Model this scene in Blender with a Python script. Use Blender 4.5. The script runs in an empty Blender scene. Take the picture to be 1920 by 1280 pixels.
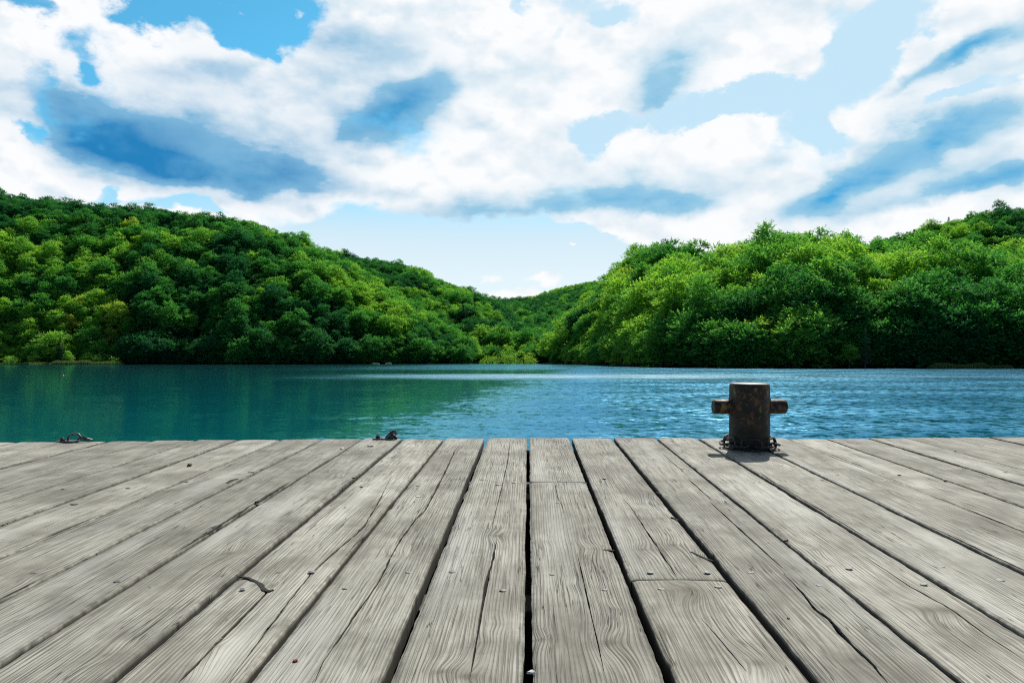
import bpy, math, random
import numpy as np
from mathutils import Vector, Matrix, Euler

S = bpy.context.scene
COL = S.collection
R = math.radians

# ------------------------------------------------------------------ camera
CAMZ = 2.4                    # metres above the lake
F = 1400.0                    # focal length in photograph pixels (1920 wide)
HOR = 674.0                   # photograph row of the true horizon
PITCH = math.atan((HOR - 640.0) / F)
cam_d = bpy.data.cameras.new("camera"); cam = bpy.data.objects.new("camera", cam_d)
COL.objects.link(cam); S.camera = cam
cam_d.sensor_width = 36.0; cam_d.lens = 36.0 * F / 1920.0
cam_d.clip_start = 0.05; cam_d.clip_end = 12000
cam.location = (0, 0, CAMZ); cam.rotation_euler = (R(90) + PITCH, 0, 0)
CROT = cam.rotation_euler.to_matrix()
CPOS = Vector((0, 0, CAMZ))

def ray(px, py):
    return (CROT @ Vector(((px - 960) / F, -(py - 640) / F, -1.0))).normalized()

# the pier rises very slightly away from the camera
HD = 0.59                     # eye height above the boards
PV = ray(990, 629)            # direction of the boards
PN = Vector((1, 0, 0)).cross(PV).normalized()
PU = PV.cross(PN).normalized()
PO = CPOS - PN * HD
def deck(px, py):             # photograph point -> (across, along) on the boards
    d = ray(px, py)
    t = -HD / d.dot(PN)
    p = CPOS + d * t - PO
    return p.dot(PU), p.dot(PV)
def dw(u, v, h=0.0):          # deck coordinates -> world
    return PO + PU * u + PV * v + PN * h
DECKM = Matrix((PU, PV, PN)).transposed().to_4x4()

# ------------------------------------------------------------------ sun
sdir = (PN * 0.345 + PU * 0.115 + PV * 0.35).normalized()
SUN_EL = math.asin(sdir.z); SUN_AZ = math.atan2(sdir.x, sdir.y)
sl = bpy.data.lights.new("sun", 'SUN'); sun = bpy.data.objects.new("sun", sl); COL.objects.link(sun)
sl.energy = 5.0; sl.angle = R(0.5); sl.color = (1.0, 0.955, 0.87)
sun.rotation_euler = sdir.to_track_quat('Z', 'Y').to_euler()
sun.location = (60, 150, 200)

S.view_settings.view_transform = 'Standard'; S.view_settings.look = 'None'
S.view_settings.gamma = 1.0; S.view_settings.exposure = 0.0
S.view_settings.use_curve_mapping = False
try:
    S.cycles.max_bounces = 6; S.cycles.transparent_max_bounces = 4
    S.cycles.sample_clamp_indirect = 5.0; S.cycles.sample_clamp_direct = 1.6
    S.cycles.use_denoising = False; S.cycles.filter_width = 1.15
except Exception: pass

# ------------------------------------------------------------------ node helper
class NT:
    def __init__(s, tree): s.t = tree; s.n = tree.nodes; s.l = tree.links
    def new(s, typ, **kw):
        n = s.n.new(typ)
        for k, v in kw.items(): setattr(n, k, v)
        return n
    def set(s, sock, v):
        if isinstance(v, bpy.types.NodeSocket): s.l.new(v, sock)
        elif v is not None: sock.default_value = v
    def math(s, op, a, b=None, c=None, clamp=False):
        n = s.new('ShaderNodeMath', operation=op, use_clamp=clamp)
        s.set(n.inputs[0], a)
        if b is not None: s.set(n.inputs[1], b)
        if c is not None: s.set(n.inputs[2], c)
        return n.outputs[0]
    def vmath(s, op, a, b=None, scale=None):
        n = s.new('ShaderNodeVectorMath', operation=op)
        s.set(n.inputs[0], a)
        if b is not None: s.set(n.inputs[1], b)
        if scale is not None: s.set(n.inputs['Scale'], scale)
        return n.outputs['Value'] if op in ('LENGTH', 'DOT_PRODUCT', 'DISTANCE') else n.outputs['Vector']
    def noise(s, vec, scale, detail=4, rough=0.55, lac=2.0, dist=0.0, col=False):
        n = s.new('ShaderNodeTexNoise'); s.set(n.inputs['Vector'], vec)
        for k, v in (('Scale', scale), ('Detail', detail), ('Roughness', rough), ('Lacunarity', lac), ('Distortion', dist)):
            s.set(n.inputs[k], v)
        return n.outputs['Color'] if col else n.outputs[0]
    def ramp(s, fac, lo, hi, a=0.0, b=1.0, smooth=True):
        n = s.new('ShaderNodeMapRange', interpolation_type='SMOOTHSTEP' if smooth else 'LINEAR')
        n.clamp = True
        s.set(n.inputs[0], fac); s.set(n.inputs[1], lo); s.set(n.inputs[2], hi); s.set(n.inputs[3], a); s.set(n.inputs[4], b)
        return n.outputs[0]
    def mix(s, fac, a, b, mode='MIX'):
        n = s.new('ShaderNodeMix', data_type='RGBA', blend_type=mode)
        s.set(n.inputs[0], fac)
        for sock, v in ((n.inputs[6], a), (n.inputs[7], b)):
            if isinstance(v, tuple) and len(v) == 3: v = v + (1,)
            s.set(sock, v)
        return n.outputs[2]
    def fmix(s, fac, a, b):
        n = s.new('ShaderNodeMix', data_type='FLOAT')
        s.set(n.inputs[0], fac); s.set(n.inputs[2], a); s.set(n.inputs[3], b)
        return n.outputs[0]
    def comb(s, x, y, z):
        n = s.new('ShaderNodeCombineXYZ'); s.set(n.inputs[0], x); s.set(n.inputs[1], y); s.set(n.inputs[2], z)
        return n.outputs[0]
    def sep(s, v):
        n = s.new('ShaderNodeSeparateXYZ'); s.set(n.inputs[0], v); return n.outputs
    def attr(s, name, typ='GEOMETRY', out='Fac'):
        n = s.new('ShaderNodeAttribute', attribute_name=name, attribute_type=typ); return n.outputs[out]
    def mapping(s, vec, scale=(1, 1, 1), loc=(0, 0, 0)):
        n = s.new('ShaderNodeMapping'); s.set(n.inputs['Vector'], vec)
        n.inputs['Scale'].default_value = scale; n.inputs['Location'].default_value = loc
        return n.outputs[0]

def lin(r, g, b):
    f = lambda c: (c / 255.0) / 12.92 if c <= 10.3 else ((c / 255.0 + 0.055) / 1.055) ** 2.4
    return (f(r), f(g), f(b))

# ------------------------------------------------------------------ sky
world = bpy.data.worlds.new("World"); S.world = world; world.use_nodes = True
def build_sky():
    T = NT(world.node_tree); T.n.clear()
    try:
        world.cycles.sampling_method = 'MANUAL'; world.cycles.sample_map_resolution = 512
    except Exception: pass
    D = T.new('ShaderNodeTexCoord').outputs['Generated']
    sky = T.new('ShaderNodeTexSky', sky_type='NISHITA')
    sky.sun_disc = False; sky.sun_elevation = SUN_EL; sky.sun_rotation = SUN_AZ
    sky.altitude = 500; sky.air_density = 1.0; sky.dust_density = 0.6; sky.ozone_density = 2.0
    x, y, z = T.sep(D)
    az = T.math('ARCTAN2', x, y); el = T.math('ARCSINE', z)
    P0 = T.comb(az, el, 0.0)
    Dn = T.vmath('MULTIPLY', D, (1.0, 1.0, 1.55))
    # domain warps give every patch a ragged outline
    w1 = T.vmath('SUBTRACT', T.noise(Dn, 4.2, 4, 0.6, col=True), (0.5, 0.5, 0.5))
    w2 = T.vmath('SUBTRACT', T.noise(Dn, 17.0, 5, 0.62, col=True), (0.5, 0.5, 0.5))
    P = T.vmath('ADD', P0, T.vmath('MULTIPLY', w1, (0.11, 0.075, 0)))
    P = T.vmath('ADD', P, T.vmath('MULTIPLY', w2, (0.065, 0.055, 0)))
    Ps = T.vmath('ADD', P0, T.vmath('MULTIPLY', w1, (0.12, 0.07, 0)))
    Ps = T.vmath('ADD', Ps, T.vmath('MULTIPLY', w2, (0.042, 0.034, 0)))
    def blobs(lst, vec, r0=1.45, r1=0.35):
        acc = None; cur = vec
        for q, (px, py, rx, ry, tilt, w) in enumerate(lst):
            if q and q % 5 == 0:      # chain the groups so that the shader evaluates them one after another
                m = T.new('ShaderNodeVectorMath', operation='MULTIPLY_ADD')
                T.set(m.inputs[0], acc); m.inputs[1].default_value = (1e-7, 1e-7, 0); T.set(m.inputs[2], vec); cur = m.outputs[0]
            a = math.atan((px - 960) / F); e = math.atan((HOR - py) / F * math.cos(a))
            k = math.cos(a) ** 2
            m = T.new('ShaderNodeMapping', vector_type='TEXTURE')
            T.set(m.inputs['Vector'], cur)
            m.inputs['Location'].default_value = (a, e, 0)
            m.inputs['Rotation'].default_value = (0, 0, R(tilt))
            m.inputs['Scale'].default_value = (rx / F * (k * .5 + .5), ry / F * (k * .5 + .5), 1)
            v = T.ramp(T.vmath('LENGTH', m.outputs[0]), r0, r1, 0.0, w)
            acc = v if acc is None else T.math('ADD', acc, v)
        return acc
    # (x, y, half width, half height, tilt, weight) as seen from the pier
    holes = [
        (360, -12, 165, 72, 0, 1.0), (480, 15, 85, 60, -10, .9), (275, 12, 60, 40, 15, .8), (505, 55, 16, 40, 0, .55), (30, -2, 40, 24, 0, .7), (560, 0, 40, 34, -20, .5),
        (128, 80, 34, 42, 20, .42), (22, 165, 30, 55, 0, .5), (125, 135, 22, 16, 0, .42), (0, 238, 42, 16, -25, .6),
        (178, 352, 30, 30, 0, .85), (345, 372, 78, 16, -6, .8), (240, 372, 45, 12, 0, .5), (590, 405, 20, 9, 0, .4),
        (1105, 262, 44, 34, 0, 1.0), (1165, 240, 65, 26, 25, .85), (1290, 198, 95, 30, 12, 1.0), (1420, 178, 95, 30, 8, 1.0),
        (1510, 200, 62, 52, 40, 1.0), (1540, 245, 30, 38, 40, .8), (1620, 110, 75, 62, 60, 1.0), (1660, 45, 80, 52, 30, 1.0),
        (1580, 40, 50, 40, 0, .6), (1100, 18, 60, 26, 0, .62), (1170, 22, 60, 18, 15, .5), (980, 6, 28, 14, 0, .5),
        (880, 8, 30, 16, 0, .45), (1850, 150, 95, 17, 14, .7), (1790, 178, 40, 12, 20, .5),
        (780, 470, 250, 75, -8, 1.25), (960, 470, 240, 60, 0, 1.1), (1050, 440, 130, 40, 0, .6), (980, 520, 190, 36, 0, 1.0), (1160, 480, 130, 60, 20, .8),
        (700, 440, 120, 26, -6, .8), (855, 330, 24, 12, 0, .42), (830, 345, 22, 9, 0, .35), (1160, 505, 90, 30, 0, .6),
        (620, 420, 60, 20, -8, .5), (1580, 255, 24, 15, 30, .5), (1040, 60, 18, 10, 0, .3), (1480, 30, 22, 12, 0, .35),
    ]
    puffs = [  # isolated clouds inside the clear parts
        (965, 528, 60, 18, 0, 1.1), (905, 530, 26, 16, 0, 1.2), (1030, 524, 55, 20, 6, 1.2), (1066, 473, 14, 8, 0, 1.7),
        (1150, 440, 95, 30, 4, .8), (1240, 440, 80, 24, 0, .8), (1150, 405, 90, 20, 0, .6), (415, 2, 30, 8, 0, .8), (545, 6, 16, 9, 0, .6), (1210, 215, 60, 14, 40, .35),
        (1380, 235, 130, 34, 5, .5), (1060, 300, 46, 30, 0, .6), (1730, 262, 42, 16, 5, .7), (1590, 312, 13, 6, 20, 1.), (1290, 292, 40, 14, 10, .5),
        (1690, 268, 20, 8, 30, .5),
        (1640, 430, 300, 40, 5, .7), (60, 330, 90, 70, 0, .6), (720, 350, 160, 50, 0, .35),
    ]
    n1 = T.noise(Dn, 7.0, 9, 0.60)
    def puff(vec):
        v = T.new('ShaderNodeTexVoronoi', feature='F1'); T.set(v.inputs['Vector'], vec)
        v.inputs['Scale'].default_value = 9; v.inputs['Detail'].default_value = 3.5; v.inputs['Roughness'].default_value = .48; v.inputs['Randomness'].default_value = 1
        return v.outputs['Distance']
    Dw = T.vmath('ADD', Dn, T.vmath('SCALE', w2, scale=.035))
    p0 = puff(Dw); p1 = puff(T.vmath('ADD', Dw, (0.006, 0.0, 0.026)))
    dens = T.math('ADD', 0.90, T.math('MULTIPLY', T.math('SUBTRACT', n1, 0.5), 2.1))
    dens = T.math('ADD', dens, T.math('MULTIPLY', T.math('SUBTRACT', 0.45, p0), 0.26))
    dens = T.math('SUBTRACT', dens, blobs(holes, P))
    dens = T.math('ADD', dens, blobs(puffs, P))
    # away from the photographed part the cover breaks up into blue
    back = T.ramp(y, 0.62, 0.25, 0.0, 0.85); up = T.ramp(z, 0.50, 0.75, 0.0, 0.7)
    dens = T.math('SUBTRACT', dens, T.math('MAXIMUM', back, up))
    alpha = T.ramp(dens, 0.05, 0.60)
    # cloud shading: thick, shadowed undersides, and relief from the noise
    shad = [
        (320, 262, 230, 62, -6, .42), (700, 212, 120, 52, 20, .30), (1670, 305, 170, 56, 22, .30), (1190, 352, 130, 36, 0, .30), (1820, 100, 110, 30, 20, .18), (560, 120, 200, 50, 10, .12), (1000, 380, 200, 26, 0, .16), (1260, 130, 70, 60, 45, .2),
        (140, 212, 85, 26, -6, .66), (250, 232, 120, 40, 0, .22), (215, 275, 130, 30, -12, .42), (400, 308, 175, 21, -4, .95), (330, 300, 120, 20, -8, .25), (480, 290, 110, 24, 4, .25), (540, 318, 60, 14, 8, .2),
        (100, 255, 60, 40, -30, .5), (330, 215, 60, 30, 0, .10), (400, 205, 60, 40, 30, .10),
        (740, 200, 75, 32, 22, .72), (690, 235, 50, 22, 20, .42), (790, 170, 55, 24, 25, .25), (600, 300, 40, 16, 0, .12),
        (610, 60, 42, 46, 20, .30), (690, 62, 90, 26, 6, .28), (340, 128, 90, 16, 5, .24), (460, 150, 60, 18, 0, .12),
        (1245, 145, 50, 38, 50, .62), (1290, 70, 75, 30, 30, .26), (1212, 180, 22, 22, 0, .25),
        (1225, 366, 88, 20, 2, .85), (1070, 372, 130, 16, 4, .35), (1185, 345, 46, 18, 10, .4), (1420, 290, 40, 14, 10, .35), (1320, 305, 24, 16, 0, .3),
        (1565, 345, 55, 24, 22, .85), (1640, 305, 80, 30, 28, 1.0), (1740, 265, 85, 22, 18, .85), (1840, 240, 110, 26, 14, .30), (1810, 350, 150, 15, 6, .8), (1700, 330, 120, 26, 10, .25), (1910, 330, 70, 32, 4, .4),
        (1790, 102, 75, 11, 24, .75), (1860, 72, 60, 10, 18, .5), (1900, 110, 60, 14, 10, .2), (965, 150, 90, 30, 0, .08), (1000, 120, 40, 40, 0, .1),
        (850, 395, 90, 14, 0, .3), (905, 375, 50, 12, 0, .2), (300, 372, 10, 6, 0, .1), (530, 190, 50, 40, 0, .06),
    ]
    sh = blobs(shad, Ps, 2.1, -0.1)
    n2 = T.noise(Dn, 7.0, 5, 0.5)
    n2o = T.noise(T.vmath('ADD', Dn, (0.010, 0.0, 0.03)), 7.0, 5, 0.5)
    relief = T.math('MULTIPLY', T.math('SUBTRACT', n2, n2o), 4.0)
    fine = T.math('MULTIPLY', T.math('SUBTRACT', T.noise(Dn, 3.6, 4, 0.5), 0.50), 1.8)
    soft = T.math('ADD', T.math('MULTIPLY', fine, 0.8), T.math('ADD', T.math('MULTIPLY', relief, .7), T.math('MULTIPLY', T.math('SUBTRACT', p1, p0), -1.1)))
    mod = T.ramp(T.noise(T.vmath('MULTIPLY', Dn, (1, 1, 1.7)), 6.0, 7, .58), .34, .66, .50, 1.30)
    shm = T.math('MAXIMUM', T.math('MULTIPLY', sh, mod), 0.0)
    left = T.ramp(az, 0.05, -0.32)            # the clouds at the left are the heaviest
    cdeep = T.mix(left, lin(66, 168, 222), lin(40, 130, 190))
    cdeep = T.mix(T.ramp(T.noise(Dn, 9.0, 5, .55), .40, .68, 0, .55), cdeep, lin(120, 186, 222))
    white = (0.97, 0.985, 1.0)
    cl = T.mix(T.ramp(T.math('MULTIPLY', soft, T.ramp(az, -.30, .05, 1.0, .62)), -0.03, 0.60, smooth=False), white, lin(200, 223, 238))
    cl = T.mix(T.ramp(shm, 0.02, 0.50, smooth=False), cl, T.mix(left, lin(160, 207, 232), lin(128, 184, 220)))
    cl = T.mix(T.ramp(shm, 0.42, 1.45, smooth=False), cl, cdeep)
    # clear sky: physical sky seen through a thin veil that thickens to the right and to the horizon
    clear = T.mix(1.0, sky.outputs[0], T.mix(T.ramp(y, 0.2, 0.6), (0.50, 0.62, 0.62), (0.50, 1.42, 1.45)), 'MULTIPLY')
    vr = T.ramp(az, -0.22, 0.12); vh = T.ramp(el, 0.27, 0.15)
    veil = T.math('MAXIMUM', T.math('MULTIPLY', vr, 0.86), T.math('MULTIPLY', vh, T.ramp(az, -.55, -.25, .55, .96)))
    veil = T.math('MULTIPLY', veil, T.ramp(y, -0.1, 0.5))
    vcol = T.mix(T.ramp(el, 0.22, 0.06), (0.62, 0.80, 0.92), (0.84, 0.93, 0.98))
    sc = T.vmath('SCALE', vcol, scale=10.0)
    base = T.mix(veil, clear, sc)
    out = T.mix(alpha, base, T.vmath('SCALE', cl, scale=10.0))
    # plain blue green below the horizon
    below = T.ramp(el, -0.01, -0.05)
    out = T.mix(below, out, (0.6, 1.2, 1.4))
    bg = T.new('ShaderNodeBackground'); T.set(bg.inputs[0], out); bg.inputs[1].default_value = 0.1
    o = T.new('ShaderNodeOutputWorld'); T.l.new(bg.outputs[0], o.inputs[0])
build_sky()

# ------------------------------------------------------------------ generic helpers
rng = np.random.default_rng(7)
random.seed(7)

def mesh_obj(name, V, Fc, mat=None, parent=None, attrs=None, smooth=False, loc=None, mats=None, midx=None):
    me = bpy.data.meshes.new(name)
    V = np.asarray(V, dtype=np.float32)
    if isinstance(Fc, np.ndarray):
        n, k = Fc.shape
        me.vertices.add(len(V)); me.vertices.foreach_set('co', V.ravel())
        me.loops.add(n * k); me.loops.foreach_set('vertex_index', Fc.astype(np.int32).ravel())
        me.polygons.add(n); me.polygons.foreach_set('loop_start', np.arange(0, n * k, k, dtype=np.int32))
        me.update(calc_edges=True)
    else:
        me.from_pydata([tuple(v) for v in V], [], Fc)
    me.validate()
    for k, a in (attrs or {}).items():
        at = me.attributes.new(k, 'FLOAT', 'POINT'); at.data.foreach_set('value', np.asarray(a, dtype=np.float32))
    if mats:
        for m in mats: me.materials.append(m)
        if midx is not None: me.polygons.foreach_set('material_index', np.asarray(midx, dtype=np.int32))
    elif mat: me.materials.append(mat)
    if smooth: me.polygons.foreach_set('use_smooth', np.ones(len(me.polygons), dtype=bool))
    o = bpy.data.objects.new(name, me); COL.objects.link(o)
    if parent is not None: o.parent = parent
    if loc is not None: o.location = loc
    return o

def tag(o, label=None, cat=None, group=None, kind=None):
    if label: o['label'] = label
    if cat: o['category'] = cat
    if group: o['group'] = group
    if kind: o['kind'] = kind
    return o

def empty(name, mat=None, loc=None):
    o = bpy.data.objects.new(name, None); COL.objects.link(o)
    o.empty_display_size = 0.2
    if mat is not None: o.matrix_world = mat
    if loc is not None: o.location = loc
    return o

class MB:
    """collects plain shapes for one mesh"""
    def __init__(s): s.V = []; s.F = []
    def add(s, V, Fc):
        b = len(s.V); s.V += [tuple(v) for v in V]; s.F += [tuple(i + b for i in f) for f in Fc]
    def box(s, c, d, m=None):
        x, y, z = d[0] / 2, d[1] / 2, d[2] / 2
        V = [Vector((sx * x, sy * y, sz * z)) for sz in (-1, 1) for sy in (-1, 1) for sx in (-1, 1)]
        if m: V = [m @ v for v in V]
        V = [v + Vector(c) for v in V]
        s.add(V, [(0, 2, 3, 1), (4, 5, 7, 6), (0, 1, 5, 4), (2, 6, 7, 3), (0, 4, 6, 2), (1, 3, 7, 5)])
    def lathe(s, prof, seg=32, m=None, off=(0, 0, 0)):
        """prof: list of (radius, height); closed at both ends"""
        V = []; n = len(prof)
        for r, h in prof:
            for k in range(seg):
                a = 2 * math.pi * k / seg
                V.append(Vector((r * math.cos(a), r * math.sin(a), h)))
        Fc = []
        for i in range(n - 1):
            for k in range(seg):
                a = i * seg + k; b = i * seg + (k + 1) % seg
                Fc.append((a, b, b + seg, a + seg))
        Fc.append(tuple(range(seg - 1, -1, -1))); Fc.append(tuple((n - 1) * seg + k for k in range(seg)))
        if m: V = [m @ v for v in V]
        s.add([v + Vector(off) for v in V], Fc)
    def tube(s, pts, r, seg=8, closed=False, m=None, flat=1.0):
        pts = [Vector(p) for p in pts]; n = len(pts)
        rs = r if isinstance(r, (list, tuple)) else [r] * n
        V = []; ref = Vector((0.13, 0.27, 0.95)).normalized()
        for i in range(n):
            if closed: t = pts[(i + 1) % n] - pts[i - 1]
            else: t = pts[min(i + 1, n - 1)] - pts[max(i - 1, 0)]
            t.normalize()
            a = t.cross(ref)
            if a.length < 1e-3: a = t.cross(Vector((1, 0, 0)))
            a.normalize(); b = t.cross(a)
            for k in range(seg):
                q = 2 * math.pi * k / seg
                V.append(pts[i] + a * (rs[i] * math.cos(q)) + b * (rs[i] * flat * math.sin(q)))
        Fc = []
        for i in range(n if closed else n - 1):
            for k in range(seg):
                a = i * seg + k; b = i * seg + (k + 1) % seg
                c = ((i + 1) % n) * seg + (k + 1) % seg; d = ((i + 1) % n) * seg + k
                Fc.append((a, b, c, d))
        if not closed:
            Fc.append(tuple(range(seg - 1, -1, -1))); Fc.append(tuple((n - 1) * seg + k for k in range(seg)))
        if m: V = [m @ v for v in V]
        s.add(V, Fc)
    def build(s, name, mat, parent=None, smooth=True, bevel=0):
        o = mesh_obj(name, s.V, s.F, mat, parent, smooth=False)
        me = o.data
        if smooth:
            me.polygons.foreach_set('use_smooth', np.ones(len(me.polygons), dtype=bool))
            try: me.set_sharp_from_angle(angle=R(40))
            except Exception: pass
        if bevel:
            b = o.modifiers.new('bevel', 'BEVEL'); b.width = bevel; b.segments = 2; b.limit_method = 'ANGLE'
        return o

def hash2(ix, iy, s):
    h = (ix.astype(np.int64) * 374761393 + iy.astype(np.int64) * 668265263 + int(s) * 1442695041) & 0x7fffffff
    h = ((h ^ (h >> 13)) * 1274126177) & 0x7fffffff
    return ((h ^ (h >> 16)) & 0xffff) / 65535.0
def vnoise(x, y, s=0):
    x = np.asarray(x, float); y = np.asarray(y, float) + 0 * x
    ix = np.floor(x); iy = np.floor(y); fx = x - ix; fy = y - iy
    fx = fx * fx * (3 - 2 * fx); fy = fy * fy * (3 - 2 * fy)
    a = hash2(ix, iy, s); b = hash2(ix + 1, iy, s); c = hash2(ix, iy + 1, s); d = hash2(ix + 1, iy + 1, s)
    return (a * (1 - fx) + b * fx) * (1 - fy) + (c * (1 - fx) + d * fx) * fy - 0.5
def fbm(x, y, s=0, o=4, g=0.5):
    r = 0; a = 1.0
    for k in range(o):
        r = r + a * vnoise(np.asarray(x) * 2 ** k, np.asarray(y) * 2 ** k, s + 17 * k); a *= g
    return r

def material(name):
    m = bpy.data.materials.new(name); m.use_nodes = True
    T = NT(m.node_tree); T.n.clear()
    out = T.new('ShaderNodeOutputMaterial')
    b = T.new('ShaderNodeBsdfPrincipled'); T.l.new(b.outputs[0], out.inputs[0])
    return m, T, b, out

# ------------------------------------------------------------------ hills and terrain
# each ridge: photograph columns -> skyline row; distance of its foot and of its crest
HILLS = {
 'left': dict(sky=[(-900, 250), (-400, 330), (0, 357), (100, 368), (200, 381), (300, 383), (400, 394), (450, 402), (500, 412), (560, 430), (620, 460), (700, 503), (740, 531), (800, 562), (870, 604), (920, 636), (965, 668)],
      d0=[(-900, 330), (0, 373), (480, 373), (860, 415), (965, 440)], d1=[(-900, 640), (0, 640), (400, 620), (560, 590), (700, 560), (870, 500), (965, 460)]),
 'left_back': dict(sky=[(300, 430), (620, 462), (660, 471), (720, 481), (770, 493), (830, 518), (880, 538), (930, 556), (970, 590), (1010, 625), (1060, 672)],
      d0=[(300, 640), (620, 560), (800, 520), (930, 470), (1060, 450)], d1=[(300, 860), (700, 860), (930, 820), (1000, 620), (1060, 480)]),
 'valley': dict(sky=[(800, 600), (870, 562), (930, 556), (960, 554), (1000, 549), (1050, 533), (1100, 524), (1160, 520), (1260, 530), (1400, 540)],
      d0=[(800, 460), (1400, 460)], d1=[(800, 1150), (1400, 1150)]),
 'right': dict(sky=[(970, 672), (1000, 640), (1040, 592), (1080, 556), (1115, 525), (1150, 503), (1200, 474), (1240, 466), (1270, 468), (1320, 471), (1380, 459), (1440, 444), (1500, 430), (1560, 436), (1620, 444), (1690, 452), (1750, 452), (1850, 452), (1920, 456), (2400, 440), (2900, 400)],
      d0=[(970, 430), (1060, 400), (1150, 305), (1240, 245), (1400, 214), (1920, 212), (2900, 190)], d1=[(970, 450), (1060, 560), (1150, 600), (1240, 520), (1320, 440), (1500, 380), (1700, 350), (1920, 350), (2900, 350)]),
 'right_back': dict(sky=[(1500, 480), (1620, 450), (1690, 434), (1750, 414), (1820, 399), (1880, 388), (1920, 383), (2400, 340), (2900, 330)],
      d0=[(1500, 400), (2900, 400)], d1=[(1500, 600), (2900, 600)]),
}
TREE_H = {'left': 23, 'left_back': 22, 'valley': 17, 'right': 26, 'right_back': 19}
def ip(pts, x):
    a = np.array(pts, float); return np.interp(x, a[:, 0], a[:, 1])
def hill_h(name, X, Y):
    h = HILLS[name]; px = 960 + F * X / Y
    d0 = ip(h['d0'], px) + 9 * fbm(px / 55.0, 0, 41, 3); d1 = ip(h['d1'], px); sy = ip(h['sky'], px)
    zt = CAMZ + (HOR - sy) / F * d1 - TREE_H[name]
    t = (Y - d0) / (d1 - d0)
    if name == 'valley': prof = np.clip(t, 0, 1) ** 1.25
    elif name in ('right',): prof = np.sin(np.pi / 2 * np.clip(t, 0, 1)) ** 0.85
    else: prof = np.sin(np.pi / 2 * np.clip(t, 0, 1)) ** 0.95
    z = zt * prof
    z = np.where(t > 1, zt * (1 - 0.30 * np.clip(t - 1, 0, 2) ** 1.3), z)
    lo = h['sky'][0][0]; hi = h['sky'][-1][0]
    edge = np.clip((px - lo) / 30 + 1, 0, 1) * np.clip((hi - px) / 30 + 1, 0, 1)
    z = np.where(t < 0, t * (d1 - d0) * 0.5, z) * 1.0
    return np.where(edge > 0, z * 1.0 - (1 - edge) * 40, -40), t
def ground_h(X, Y):
    z = None; tt = None; who = None
    for i, k in enumerate(HILLS):
        a, t = hill_h(k, X, Y)
        if z is None: z = a; tt = t; who = np.zeros_like(a, int)
        else:
            m = a > z; z = np.where(m, a, z); tt = np.where(m, t, tt); who = np.where(m, i, who)
    b = 2.2 * fbm(X / 28.0, Y / 28.0, 5, 3) * np.clip(z / 12, 0, 1) + 3.5 * fbm(X / 90.0, Y / 90.0, 9, 2) * np.clip(z / 30, 0, 1)
    return np.maximum(z + b, -3), tt, who

def mat_earth():
    m, T, b, o = material('forest_floor')
    P = T.new('ShaderNodeNewGeometry').outputs['Position']
    n = T.noise(P, 0.35, 6, 0.6)
    c = T.mix(T.ramp(n, .35, .65), (0.018, 0.026, 0.012), (0.045, 0.05, 0.022))
    T.set(b.inputs['Base Color'], c); b.inputs['Roughness'].default_value = 1
    b.inputs['Specular IOR Level'].default_value = 0.1
    return m
M_EARTH = mat_earth()
gx = np.linspace(-900, 900, 241); gy = np.concatenate([np.linspace(170, 720, 130), np.linspace(728, 1700, 90)])
GX, GY = np.meshgrid(gx, gy)
GZ, _, _ = ground_h(GX, GY)
nx, ny = len(gx), len(gy)
idx = np.arange(nx * ny).reshape(ny, nx)
quads = np.stack([idx[:-1, :-1], idx[:-1, 1:], idx[1:, 1:], idx[1:, :-1]], -1).reshape(-1, 4)
tag(mesh_obj('hills', np.stack([GX, GY, GZ], -1).reshape(-1, 3), quads, M_EARTH, smooth=True), 'forested hillsides rising around the lake', kind='structure')

# ------------------------------------------------------------------ foliage
def mat_leaf(name, dark, mid, light, gold, trans=0.4):
    m, T, b, o = material(name)
    hue = T.attr('hue', 'INSTANCER'); tone = T.attr('tone')
    c = T.mix(T.ramp(hue, 0.0, 0.42, smooth=False), dark, mid)
    c = T.mix(T.ramp(hue, 0.42, 0.82, smooth=False), c, light)
    c = T.mix(T.ramp(hue, 0.84, 1.0, smooth=False), c, gold)
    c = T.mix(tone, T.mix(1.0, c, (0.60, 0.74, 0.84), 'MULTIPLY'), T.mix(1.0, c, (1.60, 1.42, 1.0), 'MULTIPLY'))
    T.n.remove(b)
    d = T.new('ShaderNodeBsdfDiffuse'); T.set(d.inputs[0], c)
    t = T.new('ShaderNodeBsdfTranslucent'); T.set(t.inputs[0], T.mix(1.0, c, (1.25, 1.35, 0.6), 'MULTIPLY'))
    g = T.new('ShaderNodeBsdfGlossy'); g.inputs['Roughness'].default_value = 0.42; g.inputs[0].default_value = (0.8, 0.95, 0.9, 1)
    mx = T.new('ShaderNodeMixShader'); mx.inputs[0].default_value = trans
    T.l.new(d.outputs[0], mx.inputs[1]); T.l.new(t.outputs[0], mx.inputs[2])
    m2 = T.new('ShaderNodeMixShader'); m2.inputs[0].default_value = 0.006
    T.l.new(mx.outputs[0], m2.inputs[1]); T.l.new(g.outputs[0], m2.inputs[2])
    T.l.new(m2.outputs[0], o.inputs[0])
    return m
M_LEAF = mat_leaf('leaves', (0.024, 0.135, 0.072), (0.078, 0.285, 0.080), (0.260, 0.470, 0.095), (0.36, 0.40, 0.085), .50)
M_NEEDLE = mat_leaf('needles', (0.010, 0.045, 0.030), (0.030, 0.085, 0.055), (0.075, 0.150, 0.10), (0.12, 0.18, 0.10), 0.15)
def mat_bark():
    m, T, b, o = material('bark')
    P = T.new('ShaderNodeTexCoord').outputs['Object']
    n = T.noise(T.mapping(P, (3, 3, .6)), 1.5, 6, .6)
    T.set(b.inputs['Base Color'], T.mix(n, (.05, .042, .034), (.16, .14, .12))); b.inputs['Roughness'].default_value = .9
    return m
M_BARK = mat_bark()

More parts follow.
